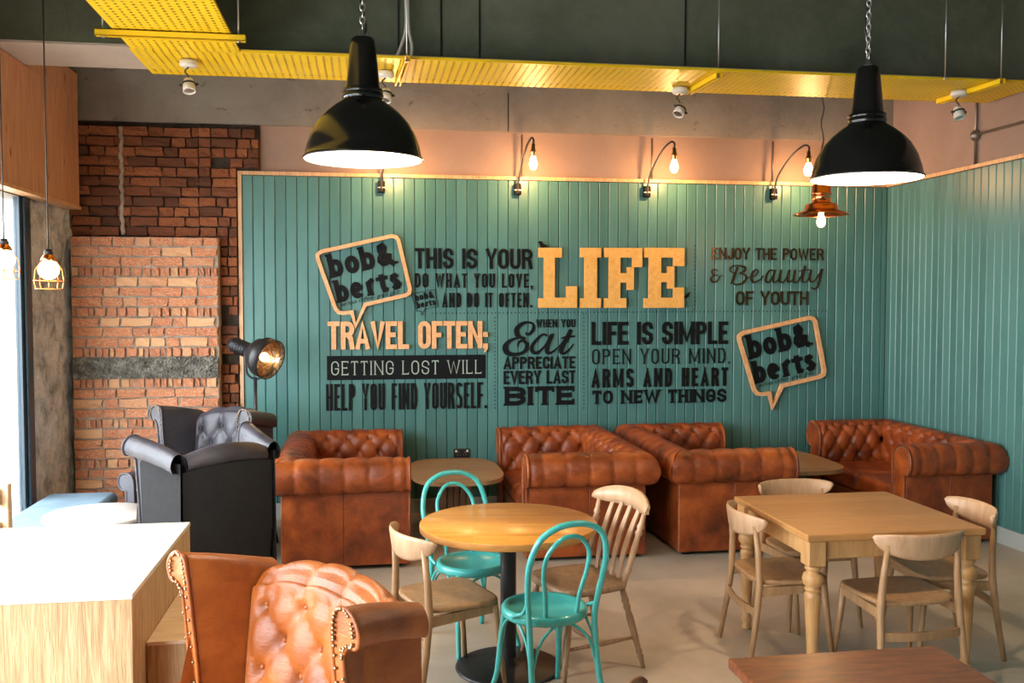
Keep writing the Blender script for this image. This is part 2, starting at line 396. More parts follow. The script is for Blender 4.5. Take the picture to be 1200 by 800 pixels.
# side quoin running down beside the boards, and the toothing at its top
quoin = struct(slab('wall_quoin', -1.40, -1.09, YW, YW+.05, 0, 3.40, M['mortar_dark']))
z = .02; k = 0
while z < 3.31:
    x0 = -1.40 if z > 2.44 else -1.27
    lay(quoin, BD, x0, -.905 if z > BT+.03 else -1.09, YW-.05, z, RH, (.11, .2, .1, .15), .07, .012, .06)
    z += RH; k += 1
slab('quoin_backing', -1.09, -.90, YW, YW+.03, BT+.03, 3.40, M['mortar_dark'], quoin)
q = MB(); pts = [(-2.02+.004*math.sin(k*1.7)+.004*math.sin(k*.6), YW-.045, 2.45+k*.023) for k in range(40)]
q.tube(pts, [.012+.008*abs(math.sin(k*2.3)) for k in range(40)], 6); q.build('mortar_drip', M['mortar'], recess)
pier = struct(slab('wall_pier', -2.40, -1.235, YW-.16, YW+.02, 0, 2.425, M['mortar']))
z = 2.425-RH+.006; k = 0
while z > -.01:
    if k == 12: z2 = z-.09; band = (z2, z+RH); z = z2-RH; k += 1; continue
    if k in (3, 7, 11, 13, 17, 21): lay(pier, BR, -2.40, -1.235, YW-.182, z, RH, (.05, .07, .045, .09), .10, .012)
    else: lay(pier, BR, -2.40-(k % 2)*.0, -1.235, YW-.176, z, RH, (.24, .24, .24, .2, .13) if k % 2 else (.24, .22, .12, .24, .17), .10, .007)
    z -= RH; k += 1
q = MB(); rows = []
for i in range(18):
    zz = band[0]+(band[1]-band[0])*i/17; rows.append([(-2.39+1.15*j/110, YW-.19-.03*abs(mnoise.noise(Vector((j*.9, i*.9, 0))))-.012*random.random(), zz) for j in range(111)])
q.grid(rows, flip=True, smooth=False); q.build('rubble_band', M['rubble'], pier)['kind'] = 'stuff'
# left: rough rendered return, glazing, pine bulkhead
q = MB(); rows = []
for i in range(70):
    zz = 3.4*i/69; rows.append([(XL-.03+.05*j/40-.03*mnoise.noise(Vector((j*.35, i*.35, 3)))-.008*random.random(), 7.40+.95*j/40, zz) for j in range(41)])
q.grid(rows, smooth=False); q.box(-2.50, XL-.04, 7.42, YW+.1, 0, 3.4)
wl = struct(q.build('wall_left', M['roughwall'], fix=False))
win = struct(slab('window_1', XL-.04, XL, 7.19, 7.42, 0, 2.70, M['frame']))
q = MB(); q.box(XL, XL+.02, 7.25, 7.30, 0, 2.66, .005); q.build('window_bead', M['frame'], win)
for y in (5.2, 3.0, .8, -1.4): slab('mullion', XL-.04, XL, y-.05, y+.05, .1, 2.66, M['frame'], win)
slab('window_sill', XL-.04, XL, -2.0, 7.19, 0, .10, M['frame'], win)
for y0, y1 in ((5.25, 7.19), (3.05, 5.15), (.85, 2.95), (-1.35, .75)):
    slab('pane', XL-.025, XL-.019, y0, y1, .10, 2.66, M['glass'], win)
struct(slab('wall_left_upper', -2.60, XL, -2.2, 7.4, 2.64, CE, M['beam_back']))
# bulkhead clad in wide pine boards
bh = struct(slab('trim_9', XL, -2.37, -1.5, 8.27, 2.675, 3.54, M['pinebox']))
ys = [-1.5, .4, 2.3, 4.2, 6.05, 7.82, 8.27]
for a, b2 in zip(ys[:-1], ys[1:]):
    top = 3.54 if b2 < 8 else 3.74
    q = MB(); q.box(-2.37, -2.345, a+.004, b2-.004, 2.675, 3.54, .003); q.build('pine_board', M['pinebox'], bh)
slab('pine_board', XL, -2.345, 7.1, 8.27, 3.54, 3.76, M['pinebox'], bh)
slab('pine_edge', XL, -2.335, -1.5, 8.27, 2.65, 2.675, M['pine'], bh)
# unseen wall behind the viewer, coloured dark to soak up fill light
wf = struct(slab('wall_front', -2.72, 5.2, -2.35, -2.2, 0, CE, M['ceiling']))
# outside the window: white rendered jamb of the building, pavement
struct(slab('ground', -14, -7, -10, 20, -.14, -.02, M['pave']))
op = tag(slab('rendered_pillar', -3.9, -2.51, 7.43, 8.6, 0, 4.2, M['render']), 'white roughcast pillar outside, seen through the window at the far left', 'pillar')
# yellow perforated cable tray
def perforated(q, x0, x1, y0, y1, z, px, py, hx, hy, stag=False):
    nx = max(1, int((x1-x0)/px)); ny = max(1, int((y1-y0)/py)); px = (x1-x0)/nx; py = (y1-y0)/ny
    xs = []; ysl = []
    for i in range(nx): xs += [x0+i*px, x0+i*px+px-hx]
    xs.append(x1)
    for j in range(ny): ysl += [y0+j*py, y0+j*py+py-hy]
    ysl.append(y1)
    b = len(q.v); m_ = len(xs)
    for zz in (z, z+.002):
        vs = [(x, y, zz) for y in ysl for x in xs]; fs = []
        for j in range(len(ysl)-1):
            for i in range(m_-1):
                if i % 2 and j % 2: continue
                fs.append((j*m_+i, j*m_+i+1, (j+1)*m_+i+1, (j+1)*m_+i))
        q.add(vs, fs, False)
tray = thing('cable_tray', 'long yellow perforated cable tray with a wide branch hung under the beam', 'cable tray', (0, 0, 3.47))
q = MB(); perforated(q, -1.46, XR-.02, 6.22, 6.88, 0, .05, .047, .017, .022)
q.box(-.80, XR-.02, 6.215, 6.22, 0, .018); q.box(-1.46, XR-.02, 6.88, 6.885, 0, .018); q.build('tray_run', M['yellow'], tray, fix=False)
q = MB(); perforated(q, -1.44, -.79, 1.5, 6.22, .001, .044, .047, .017, .017)
q.box(-1.445, -1.44, 1.5, 6.22, 0, .018); q.box(-.79, -.785, 1.5, 6.22, 0, .018); q.build('tray_branch', M['yellow'], tray, fix=False)
def channel(x0, x1, y0, y1, z, par=None):
    a = Vector((x0, y0, z)); b2 = Vector((x1, y1, z)); d = (b2-a); ln = d.length; ang = math.atan2(d.y, d.x)
    Mx = Matrix.Translation(a) @ Matrix.Rotation(ang, 4, 'Z'); q = MB()
    q.box(0, ln, -.022, .022, .034, .038, 0, Mx); q.box(0, ln, -.022, -.018, 0, .038, 0, Mx); q.box(0, ln, .018, .022, 0, .038, 0, Mx)
    q.box(0, ln, -.022, -.011, 0, .004, 0, Mx); q.box(0, ln, .011, .022, 0, .004, 0, Mx)
    return q.build('support_channel', M['yellow'], par)
channel(-1.54, -.70, 5.80, 5.80, -.042, tray)
def rod(x, y, z0):
    q = MB(); q.tube([(x, y, z0), (x, y, CE)], .005, 6); q.lathe([(.012, 0), (.012, .012)], (x, y, z0), 6, True)
    return q
for (x, y) in ((-1.50, 5.80), (-.74, 5.80)):
    q = rod(x, y, 3.42); o = q.build('hanger_rod', M['steel'], tray); o.location = (0, 0, -3.47)
for (px0, y0, px1, y1) in ((477, 72, 466, 101), (843, 91, 807, 111), (1175, 98, 1100, 122)):
    z = 3.43
    def hit(px, py):
        r = FW*FPX+RT*(px-600)+UP*(400-py); tt = (z-1.9)/r.z; p = EYE+r*tt; return p.x, p.y
    a = hit(px0, y0); b2 = hit(px1, y1); channel(b2[0], a[0], b2[1], a[1], z-3.47, tray)
    q = rod(a[0], a[1]+.02, z); o = q.build('hanger_rod', M['steel'], tray); o.location = (0, 0, -3.47)
for px in (1108,):
    x, _ = on_wall(px, 60, 6.16); q = rod(x, 6.16, 3.46); o = q.build('hanger_rod', M['steel'], tray); o.location = (0, 0, -3.47)
# small ceiling spots hanging below the tray
def tray_spot(px, py, y, label, aim, bulb=False):
    x, z = on_wall(px, py, y)
    t_ = thing('ceiling_spotlight', label, 'spotlight', (x, y, 3.468), 0, 'small white spotlights under the yellow tray')
    q = MB(); q.lathe([(.02, -.001), (.055, -.004), (.06, -.02), (.06, -.035), (.05, -.045), (0.001, -.046)], (0, 0, 0), 20); q.build('ceiling_rose', M['whiteplastic'], t_)
    q = MB(); q.tube(spline([(0, 0, -.045), (-.025, 0, -.075), (-.005, 0, -.10), (0, 0, -.12)], 6), .005, 6); q.build('bracket', M['blackmetal'], t_)
    Mx = Matrix.Translation((0, 0, -.165)) @ Matrix.Rotation(aim, 4, 'Y') @ Matrix.Rotation(-.35, 4, 'X')
    q = MB(); q.lathe([(.001, .045), (.028, .043), (.036, .02), (.040, -.02), (.040, -.045), (.034, -.045), (.030, -.02)], (0, 0, 0), 18, M=Mx); q.build('lamp_head', M['whiteplastic'], t_)
    q = MB(); q.lathe([(.043, .012), (.046, .012), (.046, 0), (.043, 0)], (0, 0, 0), 18, M=Mx); q.tube([Mx @ Vector((-.06, 0, .006)), Mx @ Vector((.06, 0, .006))], .009, 8); q.build('yoke', M['blackmetal'], t_)
    q = MB(); q.lathe([(.001, -.040), (.033, -.038)], (0, 0, 0), 18, M=Mx); q.build('lens', M['steel'], t_)
tray_spot(221, 66, 6.45, 'white spotlight under the wide yellow tray branch, leftmost of the small spots', -.1)
tray_spot(452, 86, 6.55, 'small spotlight half hidden behind the left black pendant shade', .1)
tray_spot(797, 103, 6.72, 'white spotlight beside a yellow strut in the middle of the tray', .5)
tray_spot(1124, 110, 6.50, 'small clear spotlight under the tray near the right wall', 0)
# white cable dropping to the tray
q = MB(); xa, za = on_wall(478, 0, 6.35)
q.tube(spline([(xa, 6.38, CE), (xa, 6.38, 3.95), (xa+.004, 6.38, 3.72), (xa+.025, 6.37, 3.60), (xa+.02, 6.36, 3.50)], 8), .010, 8)
q.tube(spline([(xa-.014, 6.38, CE), (xa-.012, 6.38, 3.95), (xa-.012, 6.38, 3.72), (xa-.05, 6.36, 3.58), (xa-.085, 6.36, 3.50)], 8), .010, 8)
tag(q.build('power_cable', M['whiteplastic']), 'pair of white electric cables dropping over the dark beam to the tray', 'cable')
# conduits on the wall above the boards
def conduit(pts, name, label, box=None, r=.012):
    q = MB(); q.tube(pts, r, 8)
    t_ = thing(name, label, 'conduit', (0, 0, 0)); q.build('pipe', M['conduit'], t_)
    for p in (box or []):
        q = MB(); q.sphere(p, .045, 14, 8); q.build('junction_box', M['conduit'], t_)
x0 = XR+.01
conduit([(x0, 7.06, 3.0), (x0, 7.06, 3.95)], 'wall_conduit', 'vertical metal conduit with round junction box on the right wall', [(x0, 7.06, 3.245)])
conduit([(x0, 7.03, 3.25), (x0, 2.0, 3.25)], 'wall_conduit', 'horizontal metal conduit running forward along the upper right wall')
for px in (612, 765, 907):
    x, _ = on_wall(px, 180, YW); conduit([(x, YW+.02, 3.01), (x, YW+.02, 3.38)], 'wall_cable', {612: 'thin dark cable rising behind the second wall light', 765: 'thin dark cable rising behind the third wall light', 907: 'thin dark cable rising behind the rightmost wall light'}[px], r=.007)

# ------------------------------------------------------------------ wall lights (goosenecks)
def sconce(px, dx, label, shape):
    x, zb = on_wall(px, 221, YW)
    t_ = thing('wall_light', label, 'wall light', (x, YW, 2.94), 0, 'gooseneck bulb lights along the top of the boards')
    q = MB(); q.box(-.03, .03, -.055, -.001, -.10, 0, .004); q.build('mounting_box', M['mattblack'], t_)
    q = MB(); q.box(-.034, .034, -.058, -.05, -.062, -.054); q.build('box_clip', M['steel'], t_)
    pts = spline([(0, -.055, -.09), (0, -.057, .0), (.02, -.09, .12), (dx*.55, -.18, .29), (dx*.85, -.28, .36), (dx, -.32, .345), (dx, -.32, .30)], 8)
    q = MB(); q.tube(pts, .009, 8); q.build('gooseneck', M['blackmetal'], t_)
    q = MB(); q.lathe([(.001, .31), (.016, .305), (.018, .26), (.026, .255), (.026, .235), (.022, .215), (.020, .20)], (dx, -.32, 0), 16); q.build('lamp_socket', M['brass'], t_)
    q = MB(); pr = [(.018, .205), (.022, .19), (.034, .15), (.036, .13), (.030, .105), (.016, .09), (.001, .086)] if shape else [(.018, .205), (.024, .185), (.040, .15), (.043, .125), (.034, .10), (.018, .087), (.001, .084)]
    q.lathe(pr, (dx, -.32, 0), 16); q.build('bulb', M['bulb_warm'], t_)
    lamp('bulb_light', (dx, -.32, .06), 26, (1, .50, .20), .03, t_)
sconce(447, .10, 'gooseneck wall light mostly hidden behind the left black pendant', 1)
sconce(606, .09, 'gooseneck wall light with lit bulb above the words THIS IS YOUR, left of centre', 1)
sconce(757, .16, 'gooseneck wall light with lit bulb above the big word LIFE', 1)
sconce(905, .20, 'gooseneck wall light with lit round bulb beside the right black pendant', 0)

# ------------------------------------------------------------------ black dome pendants
def chain(q, x, y, z0, z1, lk=.034, r=.0035):
    z = z0; k = 0
    while z < z1:
        pts = []
        for a in range(12):
            an = 2*PI*a/12; u = .010*math.cos(an); v = (lk*.5)*math.sin(an)+(.0)
            pts.append((x+(u if k % 2 else 0), y+(0 if k % 2 else u), z+v+lk*.5))
        q.tube(pts, r, 5, closed=True); z += lk*.78; k += 1
def dome_pendant(x, y, zr, label):
    t_ = thing('dome_pendant', label, 'pendant lamp', (x, y, zr), 0, 'black industrial dome pendants')
    R = .247
    pr = [(R, 0), (R+.003, .008), (R-.006, .016), (R-.012, .05), (R-.028, .10), (R-.055, .15), (R-.09, .19), (R-.128, .222), (R-.16, .243), (.083, .25)]
    q = MB(); q.lathe(pr, seg=56); q.lathe([(.083, .25), (.086, .256), (.086, .268), (.080, .272), (.083, .278), (.083, .29), (.072, .296)], seg=40); q.build('shade', M['black'], t_)
    q = MB(); q.lathe([(.072, .296), (.066, .34), (.054, .46), (.050, .492), (.042, .503), (.001, .505)], seg=36); q.build('neck', M['black'], t_)
    q = MB(); q.lathe([(r-.004, z+.001) for r, z in pr], seg=56); q.build('shade_lining', M['whitein'], t_)
    q = MB(); q.sphere((0, 0, .10), .05, 20, 12, 1.2); q.lathe([(.02, .15), (.02, .24)], seg=14); q.build('bulb', M['bulb_white'], t_)
    q = MB(); q.lathe([(.016, .50), (.016, .515), (.009, .52), (.008, .54)], seg=12, caps=True); chain(q, 0, 0, .535, CE-zr); q.build('chain', M['steel'], t_)
    q = MB(); q.tube(spline([(.008, 0, .52)]+[(.014*(-1)**k, .008, .56+k*.14) for k in range(int((CE-zr-.6)/.14))]+[(0, 0, CE-zr)], 5), .0045, 6); q.build('flex', M['blackmetal'], t_)
    lamp('bulb_light', (0, 0, .03), 66, (1, .74, .50), .05, t_)
dome_pendant(-.010, 4.0, 2.485, 'black dome pendant on a chain at the left, above the round table')
dome_pendant(2.247, 4.0, 2.450, 'black dome pendant on a chain at the right, above the square table')
# copper pendant
t_ = thing('copper_pendant', 'polished copper stepped pendant lamp with bare bulb by the far corner', 'pendant lamp', (3.555, 7.0, 2.575))
q = MB(); q.lathe([(.214, 0), (.213, .005), (.17, .022), (.135, .04), (.125, .045), (.125, .075), (.118, .083), (.080, .095), (.072, .10), (.072, .155), (.080, .16), (.080, .17), (.072, .175), (.072, .23), (.055, .245), (.02, .25), (.001, .30)], seg=44); q.build('shade', M['copper'], t_)
q = MB(); q.lathe([(.02, .06), (.02, .0), (.03, -.03), (.034, -.055), (.028, -.08), (.012, -.095), (.001, -.097)], seg=18); q.build('bulb', M['bulb_warm'], t_)
q = MB(); q.tube([(.012*math.sin(k*1.3), 0, .29+k*.05) for k in range(int((CE-2.575-.29)/.05)+1)], .006, 6); q.build('chain', M['blackmetal'], t_)
lamp('bulb_light', (0, 0, -.13), 9, (1, .55, .25), .03, t_)
# two caged globe bulbs by the window
def globe(px, py, y, label):
    x, z = on_wall(px, py, y)
    t_ = thing('caged_bulb', label, 'pendant lamp', (x, y, z), 0, 'caged globe bulbs hanging by the window')
    q = MB(); q.lathe([(.001, .115), (.018, .113), (.022, .07), (.024, .068), (.024, .10)], seg=16); q.tube([(0, 0, .11), (0, 0, CE-z)], .004, 6); q.build('flex', M['blackmetal'], t_)
    q = MB(); q.lathe([(.022, .085), (.036, .066), (.042, .052), (.040, .05)], seg=18); q.build('cap', M['copper'], t_)
    q = MB(); q.sphere((0, 0, 0), .055, 20, 12); q.build('bulb', M['bulb_left'], t_)
    q = MB()
    for k in range(10):
        a = 2*PI*k/10; c_, s_ = math.cos(a), math.sin(a)
        q.tube([(c_*.078, s_*.078, -.06), (c_*.070, s_*.070, -.105)], .002, 5)
        q.tube([(c_*.040, s_*.040, .05), (c_*.070, s_*.070, .0), (c_*.078, s_*.078, -.06)], .0018, 5)
    for (r, z_) in ((.078, -.06), (.070, -.105)): q.tube([(r*math.cos(2*PI*k/20), r*math.sin(2*PI*k/20), z_) for k in range(20)], .002, 5, closed=True)
    q.build('cage', M['copper'], t_)
    lamp('bulb_light', (0, 0, -.13), 3, (1, .6, .3), .05, t_)
globe(57, 316, 5.5, 'caged globe bulb in front of the grey rough wall by the window frame')
globe(5, 304, 5.5, 'caged globe bulb at the far left edge against the bright window')
# film lamp on tripod
x, z = on_wall(299, 436, 7.55)
t_ = thing('studio_lamp', 'black vintage film lamp on a tripod behind the armchairs', 'floor lamp', (x, 7.55, 0))
q = MB(); q.tube([(0, 0, .55), (0, 0, 1.30)], .014, 8); q.build('pole', M['blackmetal'], t_)
for a in (-.5, 1.6, 3.7):
    q = MB(); q.tube([(.0, 0, .75), (.19*math.cos(a), .19*math.sin(a), .008)], .011, 8); q.build('leg', M['blackmetal'], t_)
hz = 1.475
q = MB(); q.tube(spline([(0, 0, 1.28), (-.06, 0, 1.33), (-.075, 0, 1.45), (-.07, 0, 1.50)], 6), .009, 8); q.tube(spline([(0, 0, 1.28), (.07, 0, 1.31), (.12, 0, 1.36), (.14, 0, 1.42)], 6), .009, 8); q.build('yoke', M['blackmetal'], t_)
d = Vector((.80, -.52, -.30)).normalized(); Mx = Matrix.Translation((.03, 0, hz)) @ d.to_track_quat('Z', 'Y').to_matrix().to_4x4() @ Matrix.Scale(1.22, 4)
q = MB(); q.lathe([(.001, -.235), (.042, -.232), (.045, -.20), (.045, -.07), (.07, -.055), (.105, -.02), (.118, .03), (.125, .10), (.132, .102), (.128, .03)], seg=32, M=Mx)
for k in range(6): q.lathe([(.046, -.21+k*.02), (.051, -.205+k*.02), (.046, -.20+k*.02)], seg=24, M=Mx)
q.build('lamp_housing', M['blackmetal'], t_)
q = MB(); q.lathe([(.001, -.03), (.06, -.015), (.10, .03), (.118, .075)], seg=28, M=Mx); q.build('reflector', M['reflector'], t_)
q = MB(); c = Mx @ Vector((0, 0, .045)); q.sphere(c, .035, 14, 10); q.build('bulb', M['bulb_warm'], t_)
q = MB()
for k in range(8):
    a = PI*k/8; q.tube([Mx @ Vector((.125*math.cos(a), .125*math.sin(a), .10)), Mx @ Vector((0, 0, .125)), Mx @ Vector((-.125*math.cos(a), -.125*math.sin(a), .10))], .0022, 5)
q.build('wire_guard', M['blackmetal'], t_)
lamp('bulb_light', Mx @ Vector((0, 0, .13)), 5, (1, .6, .3), .03, t_)

# ------------------------------------------------------------------ upholstery
def tuft(u, v, du, dv, amp, vtop=None, ph=0.0):
    """pillowed height; buttons on a staggered lattice below vtop, straight pleats beyond it"""
    if vtop is not None and v > vtop:
        p = u/du+ph; k = min(1, (v-vtop)/(dv*.6))
        s0 = tuft(u, vtop, du, dv, amp, None, ph); s1 = amp*.8*(abs(math.sin(PI*p))**.28-.45)
        return s0*(1-k)+s1*k
    if vtop is not None: v = v
    j = (v-(vtop or 0))/dv
    p = u/du+ph+j*.5; q = u/du+ph-j*.5
    h = (abs(math.sin(PI*p))*abs(math.sin(PI*q)))**.46
    pr, qr = p-round(p), q-round(q)
    return amp*(h-.25)-amp*1.25*math.exp(-(pr*pr+qr*qr)/.018)
def profile(pts, n=5):
    P = spline([(a, b, 0) for a, b in pts], n); s = [0]
    for a, b in zip(P[:-1], P[1:]): s.append(s[-1]+(b-a).length)
    Nn = []
    for i in range(len(P)):
        d = P[min(i+1, len(P)-1)]-P[max(i-1, 0)]; d.normalize(); Nn.append((d.y, -d.x))
    return [(p.x, p.y) for p in P], s, Nn
SP = [(.075, .36), (.082, .46), (.090, .58), (.085, .67), (.055, .740), (-.005, .775), (-.07, .780), (-.13, .75), (-.163, .69), (-.165, .62), (-.135, .57), (-.08, .55)]
def sofa():
    Ls, D, a = 1.70, .97, .165
    t_ = thing('chesterfield_sofa', 'x', 'sofa', (0, 0, 0), 0, 'tan leather two-seat sofas along the boarded wall')
    pf, sv, nn = profile(SP, 5); vt = [s for (p, s) in zip(pf, sv) if p[1] > .73][0]
    # one rolled, buttoned shell in three runs with mitred corners
    def run(ax, n, length, name):
        q = MB(); rows = []
        for i in range(n+1):
            t = i/n; row = []
            for (o_, z), s, (n0, n1) in zip(pf, sv, nn):
                if ax == 'back':
                    x0 = -(Ls/2-a)+o_; x1 = -x0; x = x0+(x1-x0)*t; y = D-a-o_; u = x
                    h = tuft(u, s, .168, .125, .026, vt, .0)
                    row.append((x, y-n0*h, z+n1*h))
                else:
                    sg = -1 if ax == 'l' else 1
                    y0 = .02; y1 = D-a-o_; y = y0+(y1-y0)*t; u = y
                    h = tuft(u-.02, s, .172, .125, .026, vt, .5)*min(1, (y-y0)/.03)
                    row.append((sg*(Ls/2-a-o_-n0*h), y, z+n1*h))
            rows.append(row)
        q.grid(rows); return q.build(name, M['tan'], t_)
    run('l', 62, .73, 'arm'); run('r', 62, .73, 'arm'); run('back', 120, 1.3, 'back')
    # outer panels
    ox = Ls/2-a+.082; oy = D-a+.082
    q = MB(); q.box(-ox, -ox+.02, .02, .4565, .03, .60, .004); q.box(-ox, -ox+.02, .457, oy, .03, .60, .004); q.build('side_panel', M['tan'], t_)
    q = MB(); q.box(ox-.02, ox, .02, .4565, .03, .60, .004); q.box(ox-.02, ox, .457, oy, .03, .60, .004); q.build('side_panel', M['tan'], t_)
    q = MB()
    for k in range(2): q.box(-ox+.02+k*ox, -.02+k*ox, oy-.02, oy, .03, .60, .004)
    q.box(-.02, .02, oy-.02, oy, .03, .60, .004); q.build('back_panel', M['tan'], t_)
    # scrolled arm fronts with piping and nails
    for sg in (-1, 1):
        poly = [(x, z) for x, z in pf]+[(-.08, .03), (.075, .03)]
        q = MB(); q.prism(poly, -.004, .022, lambda u, v, d: (sg*(Ls/2-a-u), d, v)); q.build('arm_front', M['tan'], t_)
        q = MB(); pp = [(sg*(Ls/2-a-x), -.004, z) for x, z in pf]; q.tube(pp, .010, 6)
        q.tube([(sg*(Ls/2-a+.08), -.004, .54), (sg*(Ls/2-a+.08), -.004, .09)], .007, 6)
        q.tube([(sg*(Ls/2-a-.075), -.004, .36), (sg*(Ls/2-a-.075), -.004, .09)], .008, 6); q.build('piping', M['tan'], t_)
        q = MB(); pn = []
        for k in range(0, len(pf)): pn.append((pf[k][0]*.80-.01, .035+pf[k][1]*.94))
        pn = [(.055, .12+k*.02) for k in range(13)]+pn
        for k, (x, z) in enumerate(pn): q.sphere((sg*(Ls/2-a-x), -.005, z), .006, 6, 4)
        q.build('nail_trim', M['nail'], t_)['kind'] = 'stuff'
    for sg in (-1, 1):
        q = MB(); x0, x1 = sorted((sg*.004, sg*(Ls/2-a-.07))); q.box(x0, x1, .02, D-a-.05, .27, .43, .03); o = q.build('seat_cushion', M['tan'], t_, bev=.02)
    q = MB(); q.box(-(Ls/2-a-.07), (Ls/2-a-.07), .03, .10, .09, .27, .01); q.build('front_rail', M['tan'], t_)
    q = MB(); q.box(-ox+.03, ox-.03, .05, oy-.03, .10, .26); q.build('base', M['charcoalfab'], t_)
    for x in (-ox+.07, ox-.07):
        for y in (.08, oy-.07):
            q = MB(); q.lathe([(.025, 0), (.038, .015), (.042, .045), (.034, .08), (.03, .10)], (x, y, 0), 16, True); q.build('foot', M['walnutfeet'], t_)
    return t_
# sofa faces local -y; A and C face the right wall, B and D face left
S0 = sofa()
def put(o, loc, rz, label): o.location = loc; o.rotation_euler = (0, 0, rz); o['label'] = label
SY = 7.41
put(S0, (.285, SY, 0), PI/2, 'tan leather chesterfield sofa at the left, beside the charcoal armchairs')
def dup_sofa(x, rz, label): return place(S0, (x, SY-.01, 0), rz, label)
dup_sofa(1.135, -PI/2, 'tan leather chesterfield sofa right of the small booth table, facing left, behind the slatted chair')
dup_sofa(3.165, PI/2, 'tan leather chesterfield sofa in the middle, backed against its neighbour and facing right')
SD = dup_sofa(4.085, -PI/2, 'shaded tan leather chesterfield sofa in the corner along the right wall')

SD.scale = (1, .84, 1)

